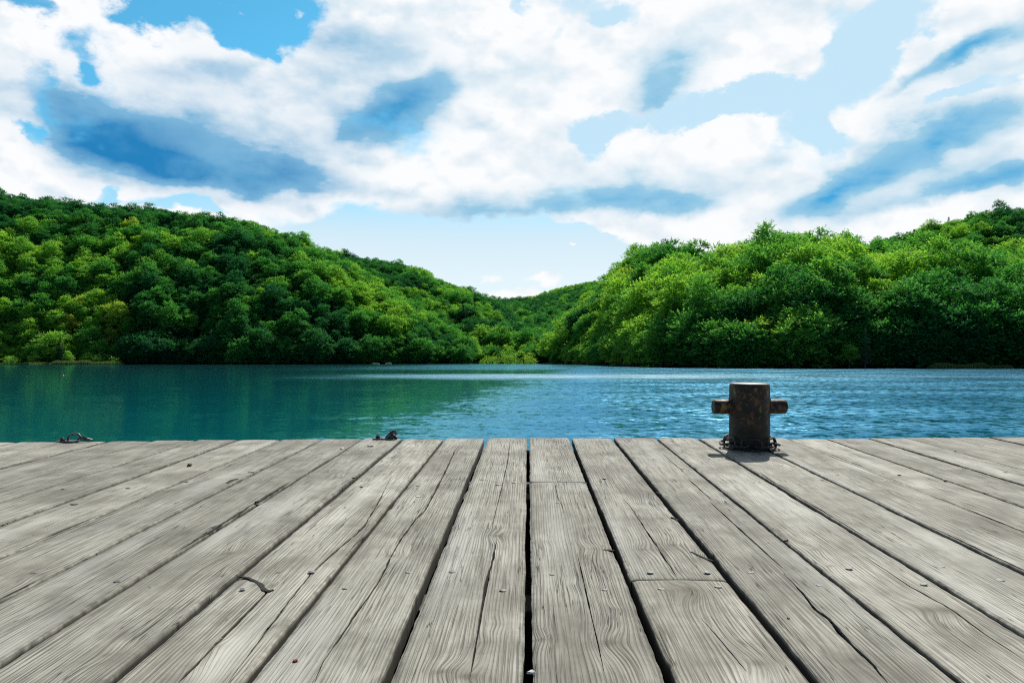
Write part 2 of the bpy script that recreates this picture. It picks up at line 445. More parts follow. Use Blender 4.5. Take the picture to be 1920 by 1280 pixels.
def unit(v): return v / (np.linalg.norm(v, axis=-1, keepdims=True) + 1e-9)
def leaf_quads(pos, dirs, nrm, length, width):
    """rhombic leaf clumps: base at pos, pointing along dirs"""
    side = unit(np.cross(dirs, nrm)); L = length[:, None]; W = width[:, None]
    up = np.cross(side, dirs)
    a = pos; b = pos + dirs * L * .45 + side * W; c = pos + dirs * L - up * L * .12; d = pos + dirs * L * .45 - side * W
    V = np.stack([a, b, c, d], 1).reshape(-1, 3)
    return V, np.arange(len(V)).reshape(-1, 4)

def crown_mesh(seed, Rc=4.4, Hc=5.0, zc=7.0, nl=34, ns=20, nb=6, leaf=.8, flat=.42):
    """a crown of many flattened boughs at uneven heights, each a pad of leafy sprays"""
    g = np.random.default_rng(seed)
    Vs, tone = [], []
    ecc = g.uniform(.82, 1.2); sk = g.uniform(-.25, .25, 2)
    for i in range(nl):
        cz = 1 - 1.75 * (i + .5) / nl; ph = i * 2.39996 + g.uniform(-.6, .6); sr = math.sqrt(max(0, 1 - cz * cz))
        dd = np.array([sr * math.cos(ph) * ecc, sr * math.sin(ph) / ecc, cz])
        q = g.uniform(.45, 1.02) if g.uniform() < .8 else g.uniform(1.0, 1.22)
        c = dd * np.array([Rc, Rc, Hc]) * q + np.array([0, 0, zc]); c[:2] += sk * (c[2] - zc)
        r = Rc * g.choice([.20, .28, .36, .44]) * g.uniform(.85, 1.1)
        lt = g.uniform(0, 1)
        n = max(8, int(ns * (r / (Rc * .3)) ** 1.7))
        a = g.uniform(0, 2 * np.pi, n); rr = np.sqrt(g.uniform(0, 1, n)); hz = np.array([math.cos(ph), math.sin(ph), 0])
        base = np.stack([np.cos(a) * rr * r, np.sin(a) * rr * r, (1 - rr ** 2) * r * flat * g.uniform(.6, 1.4, n)], 1) + g.normal(size=(n, 3)) * np.array([.1, .1, .16]) * r
        base = base - hz * 0 + c; base[:, 2] -= .22 * ((base[:, :2] - c[:2]) @ hz[:2])        # boughs droop outward
        rad = np.stack([np.cos(a), np.sin(a), np.zeros(n)], 1) * rr[:, None]
        out = unit(rad * .9 + hz * .7 * (1 - max(cz, 0) * .6) + g.normal(size=(n, 3)) * .35 + np.array([0, 0, .25 + .5 * max(cz, 0)]))
        spine = out; SL = leaf * g.uniform(.8, 1.9, n)
        sidev = unit(np.cross(spine, np.array([0, 0, 1.0]) + g.normal(size=(n, 3)) * .25))
        for b in range(nb):
            f = (b + .3) / nb; sg = 1 if b % 2 else -1
            bp = base + spine * (SL * f)[:, None]
            d = unit(spine * .8 + sidev * sg * (.95 - .6 * f) + g.normal(size=(n, 3)) * .2 + np.array([0, 0, -.15]))
            nn = unit(np.array([0, 0, 1.0]) + g.normal(size=(n, 3)) * .34 + hz * .18)
            L = leaf * g.uniform(.5, 1.05, n) * (1.1 - .35 * f); W = L * g.uniform(.20, .34, n)
            V, _ = leaf_quads(bp, d, nn, L, W)
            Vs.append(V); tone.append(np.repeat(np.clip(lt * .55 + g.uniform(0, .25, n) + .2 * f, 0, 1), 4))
    V = np.concatenate(Vs); tn = np.concatenate(tone)
    return V, np.arange(len(V)).reshape(-1, 4), tn

def trunk_mb(H, r, seed, limbs=6):
    g = random.Random(seed); mb = MB()
    pts = [(g.uniform(-.25, .25) * k, g.uniform(-.25, .25) * k, H * k / 5 - (1.2 if k == 0 else 0)) for k in range(6)]
    mb.tube(pts, [r * (1.25 - .17 * k) for k in range(6)], 8)
    for i in range(limbs):
        a = i * 2.4 + g.uniform(-.4, .4); h = H * g.uniform(.45, .85); L = g.uniform(1.5, 3.0)
        k = h / H * 5; p = Vector(pts[int(k)]).lerp(Vector(pts[min(5, int(k) + 1)]), k - int(k))
        q = p + Vector((math.cos(a) * L * .5, math.sin(a) * L * .5, L * .45)); e = p + Vector((math.cos(a) * L, math.sin(a) * L, L * .8))
        mb.tube([p, q, e], [r * .42, r * .28, r * .1], 6)
    return mb

def conifer_mesh(seed, H=17, Rb=3.6):
    g = np.random.default_rng(seed); Vs, tn = [], []
    for t in range(17):
        f = t / 16; z = 2.2 + (H - 2.6) * f; r = Rb * (1 - f) ** .85 + .25
        nbr = int(9 + 5 * (1 - f))
        for b in range(nbr):
            a = g.uniform(0, 2 * math.pi); zj = g.uniform(-.5, .5); L = r * g.uniform(.75, 1.15)
            m = max(3, int(L * 3.6)); s = np.linspace(.15, 1, m)
            ax = np.array([math.cos(a), math.sin(a), 0])
            pos = ax * (s * L)[:, None] + np.array([0, 0, 1]) * (z + zj + .25 * s - .55 * s * s * L * .35)[:, None]
            for sd in (-1, 0, 1):
                side = np.array([-ax[1], ax[0], 0]) * sd
                d = unit(ax * .8 + side * .9 + g.normal(size=(m, 3)) * .2 + np.array([0, 0, -.25]))
                nn = unit(np.array([0, 0, 1.]) + g.normal(size=(m, 3)) * .4)
                Lf = g.uniform(.45, .85, m) * (1.1 - .4 * s)
                V, _ = leaf_quads(pos, d, nn, Lf, Lf * .2); Vs.append(V); tn.append(np.repeat(g.uniform(0, 1, m), 4))
    V = np.concatenate(Vs); return V, np.arange(len(V)).reshape(-1, 4), np.concatenate(tn)

PROTO = []   # (kind, crown object, trunk object, root, height, radius)
specs = [(4.3, 5.0, 7.2, 44), (4.0, 5.8, 7.6, 46), (4.9, 4.6, 6.8, 50), (3.7, 5.2, 7.0, 40), (4.5, 6.0, 7.8, 50), (4.2, 4.4, 6.4, 42), (3.3, 6.2, 7.8, 42), (4.7, 5.4, 7.2, 54)]
for i, (rc, hc, zc, nl) in enumerate(specs):
    V, Fc, tn = crown_mesh(100 + i, rc, hc, zc, nl)
    root = empty('broadleaf_tree')
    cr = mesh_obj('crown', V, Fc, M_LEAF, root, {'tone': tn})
    tr = trunk_mb(zc, .26, i).build('trunk', M_BARK, root)
    PROTO.append(['broad', cr, tr, root, zc + hc, rc])
# low skirted crowns for the water's edge
for i, (rc, hc, zc, nl) in enumerate([(3.9, 4.4, 4.0, 44), (4.6, 5.4, 5.0, 52), (3.2, 3.2, 3.0, 36)]):
    V, Fc, tn = crown_mesh(200 + i, rc, hc, zc, nl)
    root = empty('broadleaf_tree')
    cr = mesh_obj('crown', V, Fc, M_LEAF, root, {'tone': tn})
    tr = trunk_mb(zc, .18, 40 + i).build('trunk', M_BARK, root)
    PROTO.append(['broad', cr, tr, root, zc + hc, rc])
for i in range(2):
    V, Fc, tn = conifer_mesh(300 + i, 17 - i * 2, 3.4 + .5 * i)
    root = empty('conifer_tree')
    cr = mesh_obj('crown', V, Fc, M_NEEDLE, root, {'tone': tn})
    mb = MB(); mb.tube([(0, 0, -1), (0, 0, 8), (0, 0, 16 - 2 * i)], [.28, .18, .04], 7)
    tr = mb.build('trunk', M_BARK, root)
    PROTO.append(['conifer', cr, tr, root, 17 - i * 2, 3.4])

# plant the slopes on a jittered grid
def plant():
    out = []
    sp = 5.9
    ys = np.arange(180, 1300, sp * .92); 
    for j, y in enumerate(ys):
        s = sp * (1.0 if y < 560 else 1.15)
        xs = np.arange(-0.80 * y, 0.80 * y, s)
        xs = xs + rng.uniform(-.42, .42, len(xs)) * s + (s / 2 if j % 2 else 0)
        yy = y + rng.uniform(-.42, .42, len(xs)) * s
        z, t, w = ground_h(xs, yy)
        px = 960 + F * xs / yy
        ok = (z > .25) & (t > -.02) & (t < 1.08) & (px > -190) & (px < 2110)
        for a, b, c, tt, ww, p in zip(xs[ok], yy[ok], z[ok], t[ok], w[ok], px[ok]):
            out.append([a, b, c, tt, ww, p])
    for px_ in np.arange(-120, 2060, 1.0):          # overhanging trees right at the water
        if rng.uniform() > .11 * (1.25 if px_ > 1240 else 1): continue
        y = np.arange(185, 480, 1.0); x = (px_ - 960) / F * y; z, t, w = ground_h(x, y); k = int(np.argmax(z > .15))
        if z[k] > .15: out.append([x[k], y[k] + rng.uniform(-.5, 1.5), z[k], 0.0, w[k], px_])
    return np.array(out)
PL = plant()
names = list(HILLS)
n = len(PL)
scale = np.clip(rng.lognormal(0, .22, n), .62, 1.55) * np.where(PL[:, 4] == names.index('right'), np.where(PL[:, 5] > 1150, 1.10, .95), .88) 
scale = np.where(PL[:, 3] > .8, np.minimum(scale, 1.0), scale)
# leaf colour drifts by stand, with sunlit and shaded slopes painted in
hue = .42 + .75 * fbm(PL[:, 0] / 45, PL[:, 1] / 45, 31, 3) + rng.normal(0, .15, n)
px = PL[:, 5]; z = PL[:, 2]
py = HOR - (z + 12 * scale - CAMZ) / PL[:, 1] * F
lowleft = (px < 240) & (py > 540) ; hue += np.where(lowleft, .30, 0)
hue += np.where((px > 660) & (px < 870) & (py > 530), .22, 0)  # sunlit spur brightened through the leaf colour
hue += np.where((PL[:, 4] == names.index('right')) & (px > 1150), .24, 0)
hue -= np.where(PL[:, 4] == names.index('left'), .15, 0)
hue -= np.where((px > 240) & (px < 660) & (PL[:, 3] < .22), .14, 0)  # shade of the steep lower shore put into the leaf colour
hue -= np.where((PL[:, 4] == names.index('right_back')) | (PL[:, 4] == names.index('left_back')) | (PL[:, 4] == names.index('valley')), .20, 0)
hue -= np.where((px < 330) & (py < 440), .25, 0)  # cloud shadow on the upper left slope painted as darker leaves
hue = np.clip(hue, 0.0, .84)
gold = rng.uniform(0, 1, n) < np.where(lowleft, .10, .004); hue = np.where(gold, rng.uniform(.88, 1.0, n), hue)
kind = rng.integers(0, 8, n)
con = rng.uniform(0, 1, n) < np.where((PL[:, 3] > .55) & (PL[:, 4] == 3), 0, .005); kind = np.where(PL[:, 3] < .05, rng.integers(8, 11, n), kind); kind = np.where(con, rng.integers(11, 13, n), kind)
rot = rng.uniform(0, 2 * math.pi, n)
# trees along the water lean out over it
lean = np.where(PL[:, 3] < .10, rng.uniform(.02, .14, n), rng.uniform(0, .05, n))

# which crowns the view from the pier shows, nearest first
def visible_area():
    W, Hh = 960, 640; buf = np.zeros((Hh, W), bool); area = np.zeros(n)
    for i in np.argsort(PL[:, 1]):
        d = PL[i, 1]; f = F / 2 / d; s = scale[i]; p = PROTO[kind[i]]
        cx = 480 + PL[i, 0] * f; cy = HOR / 2 - (PL[i, 2] + (p[4] - 4.0) * s - CAMZ) * f
        rx = p[5] * s * f; ry = 4.2 * s * f
        x0, x1 = int(max(0, cx - rx)), int(min(W, cx + rx + 1)); y0, y1 = int(max(0, cy - ry)), int(min(Hh, cy + ry * 1.6 + 1))
        if x1 <= x0 or y1 <= y0: continue
        yy, xx = np.mgrid[y0:y1, x0:x1]
        m = ((xx - cx) / rx) ** 2 + (np.where(yy > cy, (yy - cy) / 1.6, yy - cy) / ry) ** 2 < 1
        b = buf[y0:y1, x0:x1]; area[i] = (m & ~b).sum(); b |= m
    return area
area = visible_area()
order = np.argsort(-area)
single = set(order[:292].tolist())

SECT = [(-400, 120, 'left', 'above the pale reed bank'), (120, 240, 'left', 'where the reed bank ends'), (240, 420, 'left', 'on dark shore past the reeds'),
        (420, 600, 'left', 'above the unlit shore'), (600, 760, 'left', 'above the pale shore boulder'), (760, 895, 'left', 'sloping toward the valley'),
        (895, 1012, 'valley', 'behind the round willow bushes'), (1012, 1110, 'right', 'at the valley mouth'), (1110, 1240, 'right', 'on the shoulder by the valley'),
        (1240, 1350, 'right', 'behind the bollard\'s left arm'), (1350, 1480, 'right', 'directly beyond the bollard'), (1480, 1600, 'right', 'between bollard and shore fir'),
        (1600, 1730, 'right', 'right of the shore fir'), (1730, 1860, 'right', 'above the green reed clump'), (1860, 2400, 'right', 'at the slope\'s far end')]
def tone_word(h): return 'golden' if h > .86 else 'yellow green' if h > .68 else 'bright green' if h > .5 else 'mid green' if h > .28 else 'dark green'
ORD = ['leftmost', 'second', 'third', 'fourth', 'fifth', 'sixth', 'seventh', 'eighth', 'ninth', 'tenth', 'eleventh', 'twelfth', 'thirteenth', 'fourteenth', 'fifteenth', 'sixteenth', 'seventeenth', 'eighteenth', 'nineteenth', 'twentieth', 'twenty-first', 'twenty-second', 'twenty-third', 'twenty-fourth', 'twenty-fifth', 'twenty-sixth']

def set_tree(root, i):
    root.location = (PL[i, 0], PL[i, 1], PL[i, 2] - .3)
    toward = math.atan2(-PL[i, 0], -PL[i, 1])
    q = Euler((lean[i] * math.cos(toward) * -1, lean[i] * math.sin(toward), 0)).to_matrix() @ Euler((0, 0, rot[i])).to_matrix()
    root.rotation_euler = q.to_euler(); root.scale = (scale[i],) * 2 + (scale[i] * 1.02,)

used = [False] * len(PROTO)
buckets = {}
for i in sorted(single):
    sec = next((s for s in SECT if s[0] <= px[i] < s[1]), SECT[-1])
    t = PL[i, 3]
    band = 'at the waterline' if t < .10 else 'low on slope' if t < .34 else 'midway upslope' if t < .7 else 'near the crest'
    kd = 'conifer' if kind[i] >= 11 else 'broadleaf tree'
    buckets.setdefault((tone_word(hue[i]) if kd != 'conifer' else 'dark pointed', kd, sec[3], band), []).append(i)
labels = {}
for (tw, kd, where, band), ids in buckets.items():
    ids.sort(key=lambda i: px[i])
    for k, i in enumerate(ids):
        o = '' if len(ids) == 1 else (ORD[k] if k == 0 else ORD[min(k, 25)] + ' from left') + ' '
        labels[i] = f"{o}{tw} {kd} {band} {where}".replace('at the waterline', 'on the waterline').replace(' from left', ' from left,')
for i in sorted(single, key=lambda i: PL[i, 1]):
    P_ = PROTO[kind[i]]
    if not used[kind[i]]:
        root, cr = P_[3], P_[1]; used[kind[i]] = True
    else:
        root = P_[3].copy(); COL.objects.link(root)
        for ch in (P_[1], P_[2]):
            c = ch.copy(); c.parent = root; COL.objects.link(c)
            if ch is P_[1]: cr = c
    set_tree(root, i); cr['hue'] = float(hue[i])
    tag(root, labels[i], 'tree', 'trees of the hillside forest')
# a variant that no single tree uses still needs a place: the first stuff tree of that kind
for k, u in enumerate(used):
    if not u:
        i = next((j for j in order[292:] if kind[j] == k), None)
        if i is None:
            i = order[292 + k]
        set_tree(PROTO[k][3], i); single.add(int(i)); PROTO[k][1]['hue'] = float(hue[i])
        tag(PROTO[k][3], 'lone dark pointed conifer rising from the broadleaf forest' if k >= 11 else 'small round tree high in the forest', 'tree', 'trees of the hillside forest')

# the rest of the forest: one object
def forest():
    rest = np.array([i for i in range(n) if i not in single])
    me = bpy.data.meshes.new('forest'); me.vertices.add(len(rest))
    co = PL[rest, :3].copy(); co[:, 2] -= .3; me.vertices.foreach_set('co', co.astype(np.float32).ravel())
    for nm, a in (('hue', hue[rest]), ('size', scale[rest]), ('turn', rot[rest])):
        me.attributes.new(nm, 'FLOAT', 'POINT').data.foreach_set('value', a.astype(np.float32))
    me.attributes.new('sort', 'INT', 'POINT').data.foreach_set('value', kind[rest].astype(np.int32))
    me.materials.append(M_LEAF)
    o = bpy.data.objects.new('forest', me); COL.objects.link(o)
    ng = bpy.data.node_groups.new('forest', 'GeometryNodeTree')
    ng.interface.new_socket('Geometry', in_out='INPUT', socket_type='NodeSocketGeometry')
    ng.interface.new_socket('Geometry', in_out='OUTPUT', socket_type='NodeSocketGeometry')
    N, L = ng.nodes, ng.links
    gi = N.new('NodeGroupInput'); go = N.new('NodeGroupOutput')
    j = N.new('GeometryNodeJoinGeometry')
    insts = []
    for p in PROTO:
        a = N.new('GeometryNodeObjectInfo'); a.transform_space = 'ORIGINAL'; a.inputs['Object'].default_value = p[1]
        a.inputs['As Instance'].default_value = False
        g = N.new('GeometryNodeGeometryToInstance'); L.new(a.outputs['Geometry'], g.inputs[0]); insts.append(g)
    for g in reversed(insts): L.new(g.outputs[0], j.inputs[0])
    ip_ = N.new('GeometryNodeInstanceOnPoints'); L.new(gi.outputs[0], ip_.inputs['Points']); L.new(j.outputs[0], ip_.inputs['Instance'])
    ip_.inputs['Pick Instance'].default_value = True
    def at(nm, typ):
        x = N.new('GeometryNodeInputNamedAttribute'); x.data_type = typ; x.inputs['Name'].default_value = nm; return x.outputs['Attribute']
    L.new(at('sort', 'INT'), ip_.inputs['Instance Index'])
    c = N.new('ShaderNodeCombineXYZ'); L.new(at('turn', 'FLOAT'), c.inputs[2]); L.new(c.outputs[0], ip_.inputs['Rotation'])
    L.new(at('size', 'FLOAT'), ip_.inputs['Scale'])
    L.new(ip_.outputs[0], go.inputs[0])
    m = o.modifiers.new('scatter', 'NODES'); m.node_group = ng
    tag(o, 'dense green broadleaf forest covering the upper and far slopes', 'forest', kind='stuff')
forest()

# ------------------------------------------------------------------ water
def build_water():
    m, T, b, o = material('lake_water')
    P = T.new('ShaderNodeNewGeometry').outputs['Position']
    x, y, z = T.sep(P)
    # wind ruffles the right and the far side; the left stays calm
    wob = T.math('MULTIPLY', T.math('SUBTRACT', T.noise(T.mapping(P, (.05, .12, 1)), 1.0, 4, .6), .5), 9.0)
    wob2 = T.math('MULTIPLY', T.math('SUBTRACT', T.noise(T.mapping(P, (.35, .5, 1)), 1.0, 3, .6), .5), 4.5)
    edge = T.math('ADD', T.math('SUBTRACT', x, T.math('ADD', -6.8, T.math('MULTIPLY', y, .105))), T.math('ADD', wob, wob2))
    ruf = T.ramp(T.math('ADD', edge, T.math('MULTIPLY', T.math('SUBTRACT', T.noise(T.mapping(P, (.9, 1.6, 1)), 1.0, 3, .6), .5), 9.0)), -3.0, 7.0)
    streak = T.math('MULTIPLY', T.ramp(T.math('ADD', y, T.math('MULTIPLY', wob, 2.2)), 84, 104), T.ramp(T.math('ADD', y, T.math('MULTIPLY', wob, 2.2)), 134, 112))
    streak = T.math('MULTIPLY', streak, T.ramp(T.math('ADD', x, T.math('MULTIPLY', wob, 1.5)), -38, -4))
    streak = T.math('MULTIPLY', T.math('MULTIPLY', streak, T.ramp(x, 48, 14, .25, 1.0)), T.ramp(T.noise(T.mapping(P, (.10, .45, 1)), 1.0, 5, .65), .38, .56, .40, 1.0))
    far = T.math('MULTIPLY', T.ramp(T.math('ADD', y, T.math('MULTIPLY', wob, 3)), 150, 210), T.ramp(x, -75, -20, 0, .6))
    ruf = T.math('MAXIMUM', ruf, T.math('MAXIMUM', T.math('MULTIPLY', streak, 1.25), far))
    cat = T.ramp(T.noise(T.mapping(P, (1.0, .9, 1)), 1.9, 4, .64, dist=.5), .40, .58, .12, 1.15)
    cat = T.math('MULTIPLY', cat, T.ramp(T.noise(T.mapping(P, (.06, .16, 1)), 1.0, 3, .6), .38, .60, .55, 1.1))
    ruf0 = ruf; ruf = T.math('MULTIPLY', ruf, T.math('MAXIMUM', cat, streak))
    # small waves: slopes of crests lying across the view, finer ones on top
    def slope(sc, scale, det, wx, wy):
        c = T.vmath('SUBTRACT', T.noise(T.mapping(P, sc), scale, det, .6, dist=.3, col=True), (.5, .5, .5))
        return T.vmath('MULTIPLY', c, (wx, wy, 0))
    sl_ = T.vmath('ADD', T.vmath('ADD', slope((.8, .8, 1), 1.3, 2, .16, .50), slope((1.0, 1.15, 1), 3.2, 3, .46, .88)), T.vmath('ADD', slope((1, 1.2, 1), 9.0, 2, .32, .55), slope((.4, 1.2, 1), .25, 2, .08, .22)))
    amp = T.math('MULTIPLY', T.fmix(ruf, 0.075, 1.15), T.ramp(T.noise(T.mapping(P, (.03, .11, 1)), 1.0, 5, .65), .35, .65, .55, 1.35))
    fade = T.math('DIVIDE', 60.0, T.math('MAXIMUM', y, 60.0))
    nv = T.vmath('ADD', T.vmath('SCALE', T.vmath('ADD', sl_, (0, -.10, 0)), scale=amp), (0, 0, 1))
    N = T.vmath('NORMALIZE', nv)
    T.n.remove(b)
    fr = T.new('ShaderNodeFresnel'); fr.inputs[0].default_value = 1.6; T.set(fr.inputs[1], N)
    df = T.new('ShaderNodeBsdfDiffuse'); T.set(df.inputs[0], T.mix(ruf0, (0.0, .110, .140), (0.0, .075, .150))); 
    gl = T.new('ShaderNodeBsdfGlossy'); T.set(gl.inputs[0], T.mix(streak, T.mix(ruf0, (.44, .92, 1.0), (.28, .70, 1.0)), (.72, .92, 1.0))); T.set(gl.inputs['Roughness'], T.fmix(T.math('MAXIMUM', T.math('MULTIPLY', ruf, .6), T.math('MULTIPLY', streak, .8)), 0.08, 0.28)); T.set(gl.inputs['Normal'], N)  # the streak's brighter sky reflection is put into the gloss tint
    mx = T.new('ShaderNodeMixShader'); T.set(mx.inputs[0], fr.outputs[0]); T.l.new(df.outputs[0], mx.inputs[1]); T.l.new(gl.outputs[0], mx.inputs[2])
    T.l.new(mx.outputs[0], o.inputs[0])
    W = 6000
    mesh_o = mesh_obj('water', [(-W, -W, 0), (W, -W, 0), (W, W, 0), (-W, W, 0)], [(0, 1, 2, 3)], m)
    tag(mesh_o, 'teal lake, calm on one side and wind ruffled on the other', kind='structure')
build_water()

# ------------------------------------------------------------------ pier
GAPX = [990, 1069, 1149, 1230, 1309, 1391, 1475, 1549, 1629, 1700, 1785, 1865, 1944, 2022, 2100, 2180, 2260]
GAPL = [990, 911, 834, 757, 682, 608, 533, 455, 382, 305, 225, 146, 68, -10, -88, -166, -244, -322]
WIDE = {990: .012, 1069: .017, 1149: .014, 1230: .014, 1309: .011, 1391: .011, 1475: .010, 911: .017, 834: .015, 757: .014, 682: .013, 608: .011, 1549: .008, 1629: .008}
gx_all = sorted(set(GAPX + GAPL))
UK = HD / 192.0
gaps = [((g - 990) * UK, WIDE.get(g, .0085)) for g in gx_all]
EDGE = [(-400, 829), (0, 828), (300, 825), (600, 822), (960, 820.5), (1100, 820), (1500, 821), (1700, 820), (1920, 818), (2400, 814)]
ed = np.array([deck(a, b) for a, b in EDGE])
def v_edge(u): return np.interp(u, ed[:, 0], ed[:, 1])

# cracks, as they run on the boards of the photograph (points; widest opening in metres)
CR = {
 834: [([(865, 830), (853, 845), (832, 890), (798, 955), (781, 972), (752, 1010), (733, 1045), (712, 1088), (688, 1122), (667, 1150), (638, 1195), (605, 1242), (590, 1280)], .008)],
 911: [([(957, 822), (951, 870), (938, 925), (928, 965), (920, 1000)], .004), ([(931, 1012), (925, 1045), (914, 1085), (903, 1135), (896, 1180), (885, 1230), (878, 1275)], .0065)],
 757: [([(735, 890), (708, 943), (682, 985), (667, 1000), (625, 1035), (584, 1072), (530, 1140), (480, 1206), (425, 1278)], .006),
       ([(485, 1092), (500, 1108), (478, 1131), (433, 1177), (400, 1212), (334, 1280)], .012)],
 608: [([(563, 903), (545, 925), (528, 942), (510, 962), (492, 985), (490, 992), (470, 1014), (452, 1038)], .013)],
 990: [([(1070, 1035), (1084, 1075), (1092, 1120), (1102, 1165), (1112, 1220), (1122, 1262)], .0032), ([(1040, 905), (1045, 930), (1058, 960)], .003)],
 1069: [([(1170, 935), (1190, 960), (1212, 995), (1232, 1024), (1245, 1045), (1270, 1080)], .005), ([(1315, 1160), (1350, 1200), (1400, 1262)], .004)],
 1149: [([(1241, 850), (1268, 883), (1290, 900)], .004), ([(1288, 897), (1300, 918), (1318, 936)], .006), ([(1331, 940), (1345, 957), (1386, 994), (1404, 1022), (1426, 1043), (1455, 1068)], .006),
        ([(1474, 1080), (1504, 1112), (1530, 1144), (1553, 1160), (1576, 1188), (1600, 1212), (1639, 1250), (1665, 1282)], .008)],
 1230: [([(1622, 1042), (1700, 1095), (1770, 1135), (1850, 1190), (1920, 1235)], .004)],
 1391: [([(1660, 985), (1720, 1010), (1790, 1040), (1880, 1090)], .005)],
 1475: [([(1500, 840), (1555, 870), (1580, 884)], .005), ([(1680, 930), (1755, 962), (1840, 990), (1920, 1024)], .004)],
 1309: [([(1420, 880), (1480, 930), (1545, 975), (1600, 1000)], .004)],
 533: [([(310, 1075), (235, 1103), (150, 1150), (60, 1200), (0, 1240)], .004)],
 382: [([(320, 1010), (250, 1035), (150, 1070), (40, 1125), (0, 1140)], .006)],
 455: [([(480, 965), (420, 990), (380, 1010), (330, 1030)], .005)],
 225: [([(150, 965), (80, 990), (0, 1025)], .007)],
}
# knots: (x, y, radius m, strength)
KN = [(1292, 1110, .030, 1.3), (1205, 1030, .022, 1.1), (1262, 1022, .022, 1.1), (1330, 1048, .03, 1.0), (1110, 1030, .022, .9), (1143, 1208, .030, 1.2), (1018, 1200, .016, .8), (930, 1006, .022, 1.1),
      (735, 1043, .022, .9), (832, 1262, .02, 1.2), (877, 1272, .02, 1.2), (1738, 1145, .026, 1.2), (1774, 1146, .022, 1.2), (1530, 1030, .018, .8), (430, 1040, .028, 1.0), (575, 894, .03, 1.0), (640, 897, .03, 1.0),
      (540, 1003, .022, .8), (1035, 855, .018, .8), (1230, 843, .02, .8), (1160, 850, .02, .7), (1280, 880, .02, .9), (1215, 925, .022, .9), (1360, 945, .02, .9), (1420, 1245, .03, 1.0), (1805, 882, .03, 1.1),
      (1660, 920, .022, .8), (410, 900, .02, .8), (445, 890, .03, 1.1), (65, 1078, .02, .8), (1595, 1240, .022, .9), (480, 1095, .02, .8), (355, 1280, .03, 1.0), (1920, 1200, .02, .8), (200, 1230, .02, .7)]
KN = [(deck(a, b), r, s) for a, b, r, s in KN]
JOINT = {990: deck(1085, 903)[1], 1069: deck(1280, 1085)[1]}

